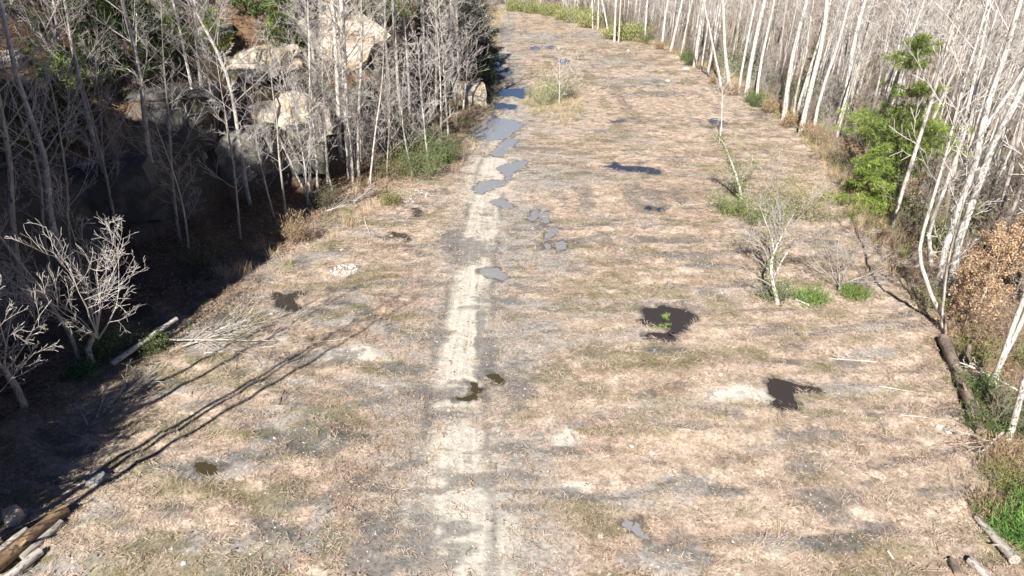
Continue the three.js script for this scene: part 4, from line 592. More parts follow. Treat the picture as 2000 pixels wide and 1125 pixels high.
pine('dark pine on the slope left of the dark ledge', [-24.25, 8.04, -44.27], 616, { H: 5, r: 0.1, from: 0.08, gap: 0.5, per: 3, R: 2.2, tufts: 4, needles: 9 });
pine('pine at the top edge right of the big pale slab', [-12.99, 8.87, -66.2], 617, { H: 8, r: 0.12, from: 0.15, gap: 0.6, per: 4, R: 2.4, tufts: 4, needles: 8, nl: 0.42, nw: 0.11 });
pine('small pine high on the slope at the top edge', [-25.15, 11.21, -54.49], 618, { H: 4.5, r: 0.1, from: 0.08, gap: 0.45, per: 4, R: 2, tufts: 4, needles: 8, nl: 0.36, nw: 0.09, light: [0.17, 0.25, 0.03] });
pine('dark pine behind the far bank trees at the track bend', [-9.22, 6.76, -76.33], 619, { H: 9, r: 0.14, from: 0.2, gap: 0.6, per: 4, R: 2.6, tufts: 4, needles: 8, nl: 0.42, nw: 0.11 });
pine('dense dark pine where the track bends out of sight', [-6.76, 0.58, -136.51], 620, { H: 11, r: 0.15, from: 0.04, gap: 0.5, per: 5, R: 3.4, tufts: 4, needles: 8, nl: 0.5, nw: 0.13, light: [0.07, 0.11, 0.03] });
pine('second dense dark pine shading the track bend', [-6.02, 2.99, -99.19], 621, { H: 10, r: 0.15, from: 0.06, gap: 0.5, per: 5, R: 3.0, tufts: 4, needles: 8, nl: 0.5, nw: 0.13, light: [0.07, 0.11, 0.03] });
for (const [p, H, R, c, label] of [[[-30.97, 11.94, -46.13], 7, 2.6, 0, 'dark pine leaning on the top left corner'], [[-28.31, 11.28, -48.26], 6, 2.4, 1, 'yellow-green pine at the top edge right of the corner pine'], [[-25.58, 7.8, -43.02], 4.5, 2.4, 0, 'dark spreading pine right of the low yellow-green one'], [[-25.87, 7.52, -40.64], 3, 2.2, 1, 'bright low pine bough layer under the low yellow-green one'], [[-26.28, 10.23, -49.07], 5.5, 2.2, 0, 'dark pine behind the brushy-topped pale tree'], [[-24.05, 8.61, -47.58], 3.6, 2, 0, 'dark low pine left of the bright pine spray'], [[-21.45, 8.71, -51.55], 3.4, 1.8, 1, 'small green pine above the thin ledge rocks'], [[-18.19, 8.65, -56], 3.4, 1.5, 1, 'bright young pine directly on the jutting boulder'], [[-20.79, 10.93, -57.71], 4, 1.6, 0, 'dark pine on the leaf-brown slope at the top edge'], [[-25.11, 5.61, -38.11], 4, 2, 0, 'dim pine in the hollow behind the leftmost white bark'], [[-11.56, 9.3, -68.54], 8, 2.4, 1, 'green pine at the top edge above the pale bank tree']])
  pine(label, p, 640 + Math.round(p[0] * -10), { H, r: 0.1, from: 0.06, gap: 0.42, per: 5, R, tufts: 5, needles: 9, nl: 0.34, nw: 0.08, light: c ? [0.27, 0.36, 0.05] : [0.13, 0.2, 0.035], dark: [0.045, 0.085, 0.02] });
for (const [x, z, label] of [[-5.6, -80, 'pine added for shade, nearest the camera on the bank at the bend'], [-5, -87, 'pine added for shade, leaning over the blue puddle slits'], [-5.6, -94, 'pine added for shade, behind the one over the puddle slits'], [-5.2, -101, 'pine added for shade at the back of the bend row'], [-6, -110, 'farthest added shade pine of the bend row']])
  pine(label, onG(x, z), 660 + Math.round(-z), { H: 11.5, r: 0.15, from: 0.03, gap: 0.45, per: 5, R: 3.5, tufts: 4, needles: 8, nl: 0.5, nw: 0.13, light: [0.06, 0.085, 0.03], dark: [0.025, 0.04, 0.014] });  // dense row added on the bank to throw shade across the track bend
pine('dark young pine in the shaded hollow at far left', [-24.33, 5.82, -33.51], 622, { H: 4, r: 0.08, from: 0.08, gap: 0.4, per: 4, R: 1.9, tufts: 4, needles: 8 });

// ------------------------------------------------------------------ leafy shrubs, brush, retained autumn leaves
function shrubGeo(seed, o) {
  const r = rng(seed), sg = new GB(), fg = new GB();
  for (let k = 0; k < o.stems; k++) {
    const a = r() * 6.28, d = V(Math.cos(a) * o.spread, 1, Math.sin(a) * o.spread).normalize(), p0 = V(Math.cos(a) * o.R * 0.35 * r(), -0.1, Math.sin(a) * o.R * 0.35 * r()), pts = [p0.clone()], q = p0.clone(), L = o.H * (0.55 + 0.6 * r());
    for (let s = 1; s <= 4; s++) { d.addScaledVector(rdir(r), 0.16).addScaledVector(V(0, -1, 0), o.droop ?? 0).normalize(); q.addScaledVector(d, L / 4); pts.push(q.clone()); }
    sg.tube(pts, [o.sr, o.sr * 0.8, o.sr * 0.6, o.sr * 0.4, o.sr * 0.2], 3);
    for (let s = 0; s < (o.twigs ?? 3); s++) { const j = 1 + Math.floor(r() * 3), dd = rdir(r).addScaledVector(d, 0.8).normalize(), e = pts[j].clone().addScaledVector(dd, L * 0.35); sg.tube([pts[j], e], [o.sr * 0.5, o.sr * 0.15], 3); pts.push(e); }
    for (let t = 0; t < o.leaves; t++) { const f = 1 + Math.floor(r() * (pts.length - 1)), at = pts[f].clone().addScaledVector(rdir(r), o.cloud * Math.cbrt(r())); if (at.y < 0.02) at.y = 0.05 + r() * 0.2; const dd = rdir(r).addScaledVector(V(0, 1, 0), o.upright ?? 0.2).normalize(); fg.col = mixc(o.dark, o.light, r()); fg.leaf(at, dd, perp(dd, r), o.ll * (0.7 + 0.6 * r()), o.lw); }
  }
  return { stems: sg.build(), foliage: fg.build() };
}
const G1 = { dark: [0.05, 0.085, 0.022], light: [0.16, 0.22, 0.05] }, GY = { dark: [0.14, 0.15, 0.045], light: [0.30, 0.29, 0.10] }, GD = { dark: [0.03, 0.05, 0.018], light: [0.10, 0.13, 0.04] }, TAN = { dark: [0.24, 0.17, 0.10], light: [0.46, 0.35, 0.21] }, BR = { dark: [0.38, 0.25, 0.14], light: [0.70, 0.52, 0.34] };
function shrub(name, label, category, pos, seed, o, stemMat = M.twigBrown) { const g = shrubGeo(seed, o), t = thing(name, label, category, [pos[0], height(pos[0], pos[2]) - 0.02, pos[2]]); mesh('stems', g.stems, stemMat, t); if (o.leaves) mesh('foliage', g.foliage, M.leaf, t); return t; }
const S = (H, R, c, x = {}) => ({ H, R, stems: 26, spread: 0.55, sr: 0.014, leaves: 46, cloud: 0.42, ll: 0.15, lw: 0.05, ...c, ...x });
shrub('green_shrub', 'bright green leafy shrub by the track below the dark bank', 'shrub', [-6.97, 0.07, -50.43], 701, S(3.4, 2.0, { dark: [0.06, 0.11, 0.03], light: [0.2, 0.31, 0.09] }, { leaves: 90, stems: 44, cloud: 0.6 }));
shrub('green_shrub', 'dark green shrub on the right flank of the bright one', 'shrub', [-5.97, 0.12, -53.93], 702, S(2.9, 1.6, { dark: [0.04, 0.08, 0.02], light: [0.13, 0.22, 0.05] }, { leaves: 80, stems: 34 }));
shrub('green_shrub', 'small green shrub under the leaning pale stick by the track', 'shrub', [-5.29, 0.06, -54.13], 703, S(1.6, 1.0, { dark: [0.09, 0.15, 0.03], light: [0.24, 0.34, 0.07] }));
shrub('green_shrub', 'yellow-green shrub left of the bright green one', 'shrub', [-9.03, 0.2, -49.38], 704, S(2.2, 1.5, { dark: [0.10, 0.11, 0.03], light: [0.27, 0.28, 0.08] }, { leaves: 34 }));
shrub('green_shrub', 'lime green low shrub at the foot of the bank', 'shrub', [-9.67, 1.65, -59.3], 705, S(1.3, 1, { dark: [0.14, 0.2, 0.03], light: [0.3, 0.36, 0.06] }));
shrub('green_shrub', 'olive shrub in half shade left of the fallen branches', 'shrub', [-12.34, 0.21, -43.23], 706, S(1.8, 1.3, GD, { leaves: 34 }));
shrub('green_shrub', 'olive grassy shrub at the end of the dark fallen trunk', 'shrub', [-8.13, 0.03, -44.25], 707, S(0.9, 0.8, GY));
shrub('green_shrub', 'dry tan shrub at the shade line below the leaning trunks', 'shrub', [-12.94, 0.21, -37.51], 708, S(1.6, 0.9, TAN, { upright: 1.2, ll: 0.3, lw: 0.03 }));
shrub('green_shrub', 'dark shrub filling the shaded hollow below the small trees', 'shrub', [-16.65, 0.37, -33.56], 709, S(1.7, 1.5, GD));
shrub('green_shrub', 'dark leafy shrub under the bright twiggy small tree', 'shrub', [-17.59, 0.18, -25.06], 710, S(1.4, 1.2, G1, { leaves: 50 }));
shrub('green_shrub', 'small fresh green plant at the foot of the bright small tree', 'shrub', [-17.71, 0.12, -23.57], 711, S(0.6, 0.5, { dark: [0.05, 0.13, 0.03], light: [0.12, 0.26, 0.08] }));
shrub('green_shrub', 'dark mossy shrub behind the pale broken log', 'shrub', [-15.91, -0.05, -25.84], 712, S(0.8, 1.1, G1));
shrub('brush_thicket', 'yellow-green brush around the foot of the crooked tree', 'shrub', [14.44, -0.04, -42.65], 721, S(1.8, 1.7, { dark: [0.10, 0.14, 0.03], light: [0.28, 0.36, 0.09] }, { leaves: 60, ll: 0.14, stems: 36 }), M.twig);
shrub('brush_thicket', 'green brush just right of the crooked tree foot', 'shrub', [15.86, -0.08, -40.72], 722, S(2.0, 1.7, { dark: [0.10, 0.14, 0.04], light: [0.28, 0.34, 0.09] }, { leaves: 56, stems: 36 }), M.twig);
shrub('brush_thicket', 'olive brush rising in the middle of the thicket', 'shrub', [17.89, 0, -42.34], 723, S(3.0, 2.4, { dark: [0.2, 0.2, 0.07], light: [0.40, 0.38, 0.16] }, { leaves: 50, cloud: 0.8, stems: 48 }), M.twig);
shrub('brush_thicket', 'tan-green brush at the right end of the thicket', 'shrub', [19.36, -0.12, -41.71], 724, S(2.2, 2.0, { dark: [0.2, 0.19, 0.07], light: [0.42, 0.38, 0.18] }, { leaves: 44, cloud: 0.8, stems: 44 }), M.twig);
shrub('brush_thicket', 'green vine-clad brush climbing the crooked tree', 'shrub', [16.08, -0.01, -46.48], 725, S(2.2, 0.6, G1, { spread: 0.25, leaves: 26 }), M.twig);
shrub('brush_thicket', 'ivy brush wrapped about the forked tree foot', 'shrub', [13.03, -0, -30.23], 726, S(1.3, 0.7, G1, { spread: 0.4, leaves: 34, ll: 0.12 }), M.twig);
shrub('brush_thicket', 'bright grass-green brush right of the forked tree', 'shrub', [14.84, -0.05, -30.1], 727, S(0.7, 1.1, { dark: [0.09, 0.16, 0.03], light: [0.22, 0.34, 0.07] }, { upright: 1, ll: 0.28, lw: 0.03, spread: 1.3 }), M.twig);
shrub('brush_thicket', 'small green brush right of the fan-shaped tree', 'shrub', [17.34, -0.01, -30.68], 728, S(0.6, 0.8, { dark: [0.09, 0.15, 0.03], light: [0.22, 0.30, 0.07] }, { upright: 1, ll: 0.26, lw: 0.03, spread: 1.2 }), M.twig);
shrub('brush_thicket', 'green brush on the edge lip left of the low bright pine', 'shrub', [26.09, -0.03, -51.39], 729, S(1.7, 1.3, G1, { leaves: 40 }), M.twig);
shrub('brush_thicket', 'tan brush on the edge lip above the pine', 'shrub', [27.23, 0.08, -58.4], 730, S(1.8, 1.3, TAN, { leaves: 26, upright: 1, ll: 0.3, lw: 0.03 }), M.twig);
shrub('brush_thicket', 'vivid green grass bush at the lower right frame edge', 'shrub', [15.37, -0.02, -15.1], 731, S(1.0, 1.2, { dark: [0.06, 0.16, 0.02], light: [0.17, 0.36, 0.06] }, { upright: 1.1, ll: 0.36, lw: 0.028, spread: 1.1, leaves: 90 }), M.twig);
shrub('brush_thicket', 'green undergrowth below the pale trunks by the log', 'shrub', [18.33, 0.07, -22.2], 732, S(0.9, 1.0, G1, { upright: 0.8, ll: 0.22, lw: 0.03 }), M.twig);
shrub('brush_thicket', 'green undergrowth beside the lower part of the long log', 'shrub', [17.21, 0.21, -19.81], 733, S(0.8, 1.0, G1, { upright: 0.8, ll: 0.22, lw: 0.03 }), M.twig);
shrub('brush_thicket', 'olive tuft at the foot of the kinked white tree', 'shrub', [20.36, 0.15, -29.3], 734, S(1.1, 0.8, GY, { leaves: 30 }), M.twig);
shrub('brush_thicket', 'green shrub among trunks above the orange leaves', 'shrub', [28.57, -1.88, -44.3], 735, S(1.8, 1.3, GD, { leaves: 36 }), M.twig);
for (const [p, H, c, label] of [[[24.24, -1.81, -27.75], 1.3, GY, 'olive grass shrub behind the paired trunks by the log'], [[18.72, -0.04, -20.13], 1.1, G1, 'green grass shrub at the right edge beside the leaning trunk'], [[16.75, 0.09, -18.29], 0.8, TAN, 'tan grass shrub under the leaning trunk at the right edge'], [[20.12, -0.18, -25.21], 1.0, GY, 'olive tuft behind the top of the long log'], [[16.24, 0.08, -16.83], 0.9, GY, 'olive grass shrub above the vivid green bush'], [[14.95, 0.09, -15.71], 0.6, TAN, 'tan tuft left of the vivid green bush'], [[20.36, -0.1, -26.82], 0.9, TAN, 'tan tuft between the kinked tree and the log'], [[18.81, -0.1, -21.44], 0.9, G1, 'green tuft between the log and the leaning trunk'], [[21.5, -1.18, -23.59], 1.2, TAN, 'tan brush cut by the right frame edge above the leaning trunk']])
  shrub('brush_thicket', label, 'shrub', p, 790 + Math.round(p[2] * -7), S(H, 0.9, c, { upright: 0.9, ll: 0.24, lw: 0.025, leaves: 56, spread: 0.9 }), M.twig);
{ // evergreen understorey seen between the trunks of the right-hand woods
  const r = rng(1301), spots = [], kinds = [[0.07, 0.11, 0.035, 0.20, 0.26, 0.09], [0.10, 0.13, 0.04, 0.26, 0.30, 0.11]].map((c, i) => { const g = shrubGeo(1310 + i, S(2.6, 1.6, { dark: c.slice(0, 3), light: c.slice(3) }, { stems: 18, leaves: 40, ll: 0.26, lw: 0.08, cloud: 0.7 })); return g.foliage; });
  while (spots.length < 190) { const z = -40 - Math.pow(r(), 0.8) * 140, x = rightEdge(z) + 1.5 + r() * 34; if (x > -z * 0.8 + 4) continue; spots.push([x, height(x, z), z, r() * 6.28, 0.6 + 1.1 * r(), 0, 0]); }
  massed('undergrowth', 'muted green evergreen understorey among the right-hand trunks', kinds, [M.leaf], spots);
}
// island of saplings and grass beside the track
shrub('brush_thicket', 'green heart of the shrub island beside the track puddles', 'shrub', [5.01, -0.1, -79.93], 741, S(3.0, 1.8, { dark: [0.12, 0.16, 0.05], light: [0.28, 0.33, 0.11] }, { stems: 34, leaves: 44, ll: 0.24, lw: 0.06 }), M.twigPale);
shrub('brush_thicket', 'green-tan left part of the shrub island', 'shrub', [3.53, -0.05, -76.93], 742, S(2.4, 1.7, { dark: [0.14, 0.18, 0.05], light: [0.32, 0.35, 0.12] }, { leaves: 34, ll: 0.24, lw: 0.06 }), M.twigPale);
shrub('brush_thicket', 'brown right part of the shrub island', 'shrub', [7.01, -0.09, -82.85], 743, S(2.6, 1.8, { dark: [0.2, 0.15, 0.09], light: [0.36, 0.29, 0.17] }, { leaves: 22, ll: 0.2 }), M.twigPale);
shrub('brush_thicket', 'tan back of the shrub island by the small puddles', 'shrub', [4.63, 0.02, -90.63], 744, S(2.8, 2.2, TAN, { leaves: 20, ll: 0.24 }), M.twigPale);
// brush where the clearing ends and along its right lip
const farBrush = [[[1.35, -0.04, -193.9], G1], [[5.91, -0.05, -188.17], G1], [[9.58, -0.05, -182.57], G1], [[12.58, 0.08, -170.88], GY], [[15.61, 0.02, -164.57], G1], [[16.93, 0.12, -155.1], GY], [[20.52, 0.09, -134.47], GY], [[22.23, 0.05, -133.22], G1], [[3.73, -4.11, -268.25], G1], [[12.04, -6.35, -288.29], GY], [[18.34, -6.89, -276.7], G1], [[24.13, -7, -265.55], GY], [[-2.62, -2.56, -251.89], G1]];
farBrush.forEach(([p, c], i) => { const t = shrub('brush_thicket', 'green-tan brush closing the far end of the clearing', 'shrub', p, 760 + i, S(2.4, 5, { dark: mixc(c.dark, [0.34, 0.36, 0.14], 0.5), light: mixc(c.light, [0.50, 0.50, 0.22], 0.6) }, { stems: 40, spread: 0.9, leaves: 54, ll: 0.7, lw: 0.13, cloud: 1.2, upright: 1.0 }), M.twigPale); tag(t, `${ORD[i].replace('nearest', 'first')} clump of the ${i < 8 ? 'front' : 'back'} row of brush closing the far clearing`, 'shrub', 'brush at the far end of the clearing'); });
pine('pale green pine in haze behind the stout forked trunk', [68.71, -9.66, -200.8], 631, { H: 12, r: 0.15, from: 0.15, gap: 0.7, per: 4, R: 2.4, tufts: 4, needles: 8, nl: 0.5, nw: 0.14 });
pine('pale green pine in haze left of the long white trunk', [74.17, -9, -190.6], 632, { H: 13, r: 0.15, from: 0.2, gap: 0.7, per: 4, R: 2.6, tufts: 4, needles: 8, nl: 0.5, nw: 0.14 });
pine('pine behind the stout white trunk left of the layered pine', [60.83, -10.18, -125.47], 633, { H: 8, r: 0.12, from: 0.15, gap: 0.6, per: 4, R: 2, tufts: 4, needles: 8, nl: 0.4, nw: 0.11 });
pine('green pine in the far corner behind the tall white pole', [47.59, -9.47, -236.52], 634, { H: 10, r: 0.15, from: 0.1, gap: 0.8, per: 4, R: 2.6, tufts: 4, needles: 8, nl: 0.6, nw: 0.17 });
const lip = [[[24.98, 0.18, -120.62], 'tan'], [[26.63, 0, -108.88], 'green'], [[26.18, 0.05, -103.64], 'green'], [[26.97, 0.08, -77.66], 'green'], [[26.93, 0.03, -75.73], 'green'], [[27.24, 0.07, -72.51], 'tan'], [[26.98, 0.14, -65.93], 'tan'], [[27.29, 0.15, -62.01], 'tan'], [[27.46, 0.04, -60.28], 'tan'], [[24.19, 0.12, -128.32], 'green'], [[26.11, -0.07, -89.35], 'tan'], [[25.76, -0.06, -82.41], 'tan']];
lip.forEach(([p, c], i) => { const t = shrub('brush_thicket', '', 'shrub', p, 780 + i, S(1.3, 1.2, c === 'tan' ? TAN : G1, { leaves: 40, ll: 0.34, lw: 0.05, upright: 1.1, cloud: 0.5 }), M.twig); tag(t, `${c} grass clump on the lip below the ${['slim trunk by the tall pole', 'leaning trunk mid row', 'stout forked trunk', 'trunk past the slender sapling', 'pale double trunk', 'white forked trunk behind the sapling', 'dark-sided trunk', 'long clean white trunk', 'second trunk left of the pine', 'tall white pole', 'trunk leaning left mid row', 'bent-footed trunk'][i]}`, 'shrub', c === 'tan' ? 'tan grass clumps on the right lip' : 'green grass clumps on the right lip'); });

// trees that keep their brown leaves
function leafTree(label, pos, seed, o) {
  const g = treeGeo(seed, { H: o.H, r: o.r, n: 22, kids: [4, 3], bl: 0.34, up: 0.5, tip: 0.01, clear: 0.1, bend: 0.5 }), r = rng(seed + 1), fg = new GB(), t = thing('brown_leaved_tree', label, 'tree', [pos[0], height(pos[0], pos[2]) - 0.05, pos[2]]), P = g.crown.attributes.position;
  for (let k = 0; k < o.n; k++) { const i = Math.floor(r() * P.count), at = V(P.getX(i), P.getY(i), P.getZ(i)).addScaledVector(rdir(r), 0.3 * r()); const d = rdir(r).addScaledVector(V(0, -1, 0), 0.4).normalize(); fg.col = mixc(BR.dark, BR.light, r()); fg.leaf(at, d, perp(d, r), 0.10 + 0.06 * r(), 0.06); }
  mesh('trunk', g.trunk, M.grey, t); const c = mesh('crown', g.crown, M.twigBrown, t); mesh('foliage', fg.build(), M.leaf, c); return t;
}
leafTree('low tree keeping orange-brown leaves right of the thick white trunks', [24.64, -1.42, -31.64], 801, { H: 4.6, r: 0.09, n: 6000 });
leafTree('second orange-brown leaved tree touching the right frame edge', [34.73, -5.11, -41.99], 802, { H: 5, r: 0.09, n: 4500 });
leafTree('brown-leaved sapling below the larger orange-leaved one', [21.32, -0.24, -27.98], 803, { H: 3, r: 0.06, n: 2400 });
leafTree('small brown-leaved sapling behind the straight white trunk', [28.66, -1.69, -46.3], 804, { H: 3, r: 0.06, n: 700 });

// ------------------------------------------------------------------ rock
const n3 = (x, y, z) => (vn(x, y) + vn(y + 31.7, z) + vn(z + 57.1, x)) / 3;
function rockGeo(seed, sx, sy, sz, o = {}) {
  let g = new THREE.BoxGeometry(1, 1, 1, 9, 9, 9); g.deleteAttribute('uv'); g.deleteAttribute('normal'); g = mergeVertices(g, 1e-4);
  const p = g.attributes.position, r = rng(seed), ox = r() * 90, oy = r() * 90, oz = r() * 90, round = o.round ?? 0.3;
  const cuts = []; for (let k = 0; k < 5; k++) cuts.push([rdir(r), 0.42 + 0.14 * r()]);
  for (let i = 0; i < p.count; i++) {
    const v = V(p.getX(i), p.getY(i), p.getZ(i)), s = v.clone().normalize().multiplyScalar(0.56); v.lerp(s, round);
    for (const [n, d] of cuts) { const q = v.dot(n) - d; if (q > 0) v.addScaledVector(n, -q); }
    const L = Math.floor((v.y + 1) * (o.beds ?? 4)), k = 1 + (TAB[(L * 97 + seed * 31) & 65535] - 0.5) * 0.16; v.x *= k; v.z *= k;
    const a = (n3(v.x * 2.6 + ox, v.y * 2.6 + oy, v.z * 2.6 + oz) - 0.5) * 0.30 + (n3(v.x * 7 + ox, v.y * 7 + oy, v.z * 7 + oz) - 0.5) * 0.12; v.addScaledVector(v.clone().normalize(), a);
    p.setXYZ(i, v.x * sx, v.y * sy, v.z * sz);
  }
  g = toCreasedNormals(g, 0.45); const q = g.attributes.position, uv = []; for (let i = 0; i < q.count; i++) uv.push((q.getX(i) + q.getZ(i) * 0.6) / 3, (q.getY(i) + q.getZ(i) * 0.5) / 3); g.setAttribute('uv', new THREE.Float32BufferAttribute(uv, 2)); return g;
}
function rockMat(a, b, c, seed) { return new THREE.MeshStandardMaterial({ roughness: 0.92, bumpMap: bumpTex, bumpScale: 0.12, map: texOf(512, 512, (u, v, o) => { const n = tf(u, v, 4, seed, 6), m = ss(0.5, 0.66, tf(u, v, 5, seed + 9, 4)), s = 0.75 + 0.5 * tf(u, v, 40, seed + 20, 3); for (let k = 0; k < 3; k++) o[k] = lerp(lerp(a[k], b[k], ss(0.35, 0.65, n)), c[k], m * 0.6) * s; }) }); }
M.sand = rockMat([0.50, 0.43, 0.33], [0.62, 0.56, 0.46], [0.38, 0.27, 0.16], 61); M.rock = rockMat([0.15, 0.145, 0.13], [0.27, 0.26, 0.225], [0.11, 0.12, 0.065], 62); M.shadedRock = rockMat([0.07, 0.07, 0.068], [0.13, 0.125, 0.115], [0.06, 0.065, 0.035], 65); M.stone = rockMat([0.22, 0.22, 0.22], [0.34, 0.33, 0.33], [0.2, 0.19, 0.18], 63);  // darkest rock tone: the hollow's shade put into the colour
M.chalk = rockMat([0.62, 0.59, 0.54], [0.75, 0.72, 0.68], [0.5, 0.45, 0.38], 64);
function rock(label, pos, size, turn, mat, seed, o = {}) { const m = mesh(o.name ?? 'rock_outcrop', rockGeo(seed, ...size, o), mat); m.position.set(pos[0], pos[1] + (o.lift ?? 0), pos[2]); m.rotation.set(o.tx ?? 0, turn, o.tz ?? 0); return tag(m, label, o.cat ?? 'rock'); }
rock('big pale sandstone slab high on the left slope', [-14.96, 8.75, -60.54], [7.4, 3.4, 6], -0.5, M.sand, 901, { tz: -0.5, tx: 0.35, lift: 0.3, beds: 2, round: 0.12 });
rock('narrow grey slab split from the big pale one', [-17.43, 10, -60.16], [2.2, 3.4, 3.4], -0.6, M.rock, 902, { tz: -0.4, lift: 0.4, beds: 2, round: 0.12 });
rock('jutting pale boulder overhanging a dark hollow', [-18.13, 7.47, -53.05], [4.6, 2.3, 4.4], 0.35, M.sand, 903, { tz: 0.1, lift: 0.5, round: 0.15 });
rock('flat ledge rock left of the jutting boulder', [-19.62, 7.92, -52.05], [3, 0.9, 2.6], 0.2, M.sand, 904, { lift: 0.2, round: 0.15 });
rock('second thin ledge rock under the first ledge', [-19.34, 7.51, -50.61], [3.2, 0.8, 2.6], 0.1, M.rock, 905, { lift: 0, round: 0.15 });
rock('broken tan rock mass, left block', [-17.03, 4.81, -48.46], [3, 2.6, 3], 0.4, M.sand, 906, { lift: 0 });
rock('broken tan rock mass, middle block', [-15.73, 5.08, -49.38], [2.6, 2.8, 2.6], 1.0, M.sand, 907, { lift: 0 });
rock('broken tan rock mass, right block', [-14.6, 4.25, -51.42], [2.4, 2, 2.4], 0.1, M.sand, 908, { lift: 0 });
rock('broken tan rock mass, lower block', [-16.17, 3.77, -48.72], [3.2, 1.8, 2.6], 0.6, M.rock, 909, { lift: 0 });
rock('mossy grey wall rock catching light, left part', [-18.65, 2.47, -45.71], [3, 3.6, 2.4], 0.4, M.rock, 910, { lift: 0.4 });
rock('mossy grey wall rock catching light, middle part', [-17.46, 2.66, -47.6], [3.4, 4, 2.6], 0.2, M.rock, 911, { lift: 0.6 });
rock('mossy grey wall rock catching light, right part', [-15.29, 2.33, -48.77], [3.6, 3.4, 2.6], 0.3, M.rock, 912, { lift: 0.2 });
rock('dark overhanging ledge in the middle of the slope', [-21.62, 6.69, -44.59], [5.4, 1.6, 3.6], 0.3, M.shadedRock, 913, { lift: 0.3 });
rock('dark rock face below the overhanging ledge', [-21.96, 5.15, -43.48], [5, 3, 3], 0.5, M.shadedRock, 914, {});
rock('shaded rock wall behind the white-barked trees', [-23.53, 3.12, -37.41], [6, 4, 3], 0.4, M.shadedRock, 915, {});
rock('square tan sandstone block beside the track bend', [-4.48, 0.11, -76.67], [2.9, 3.4, 2.6], 0.35, M.sand, 916, { lift: 0.8, round: 0.14 });
rock('small tan rock on the shaded slope at far left', [-29.54, 9.86, -41.82], [1.6, 1.2, 1.4], 0.2, M.sand, 917, {});
rock('grey rock slab on the slope above the dark ledge', [-22.28, 10.14, -54.4], [2.4, 1, 2], 0.6, M.rock, 918, {});
rock('grey flat stone slab in dry grass at lower left', [[-13.81, -17.44][0], 0.1, [-13.81, -17.44][1]], [0.55, 0.32, 0.62], 0.2, M.stone, 919, { name: 'stone', cat: 'stone', round: 0.1 });
rock('pinkish angular stone half in shade at bottom left', [[-15.37, -15.63][0], 0.2, [-15.37, -15.63][1]], [0.55, 0.6, 0.5], 0.7, M.sand, 920, { name: 'stone', cat: 'stone' });
const stones = [[[2.66, -14.98], 0.16, 'cream stone left of the murky triangular puddle'], [[2.77, -13.67], 0.14, 'cream stone at the bottom edge of the picture, near centre'], [[4.92, -18.83], 0.2, 'white stone, larger of two close together right of the track'], [[4.25, -19.13], 0.16, 'white stone, smaller of two close together right of the track'], [[8.68, -23.68], 0.2, 'lone white stone in straw left of the forked puddle'], [[-2.43, -21.24], 0.14, 'white stone on the track just past the rut water'], [[-8.57, -19.55], 0.12, 'white stone in grass left of the mossy patch'], [[15.79, -20.19], 0.3, 'cream stone beside the lower end of the long log'], [[15.86, -19.78], 0.26, 'white stone near the log foot'], [[-11.66, -28.95], 0.2, 'white scrap stone below the black pool'], [[-9.89, -36.4], 0.2, 'white stone above the pebble patch'], [[16.21, -17.39], 0.35, 'whitish block of stone under the right-hand bank'], [[20.27, -91.49], 0.6, 'white stone far off in the grass'], [[24.79, -100.81], 0.9, 'pale rock on the far forest lip'], [[19.3, -118.88], 0.6, 'white stone at the far side of the clearing'], [[12.06, -16.35], 0.12, 'small white scrap near the long tree shadow at right'], [[-9.45, -13.97], 0.16, 'white-rimmed stone in grey mud at bottom left'], [[6.63, -14.84], 0.1, 'small white stone at bottom right of centre']];
stones.forEach(([q, s, label], i) => rock(label, [q[0], height(q[0], q[1]) + s * 0.05, q[1]], [s * 0.9, s * 0.5, s * 0.7], i, M.chalk, 930 + i, { name: 'stone', cat: 'stone', round: 0.35 }));

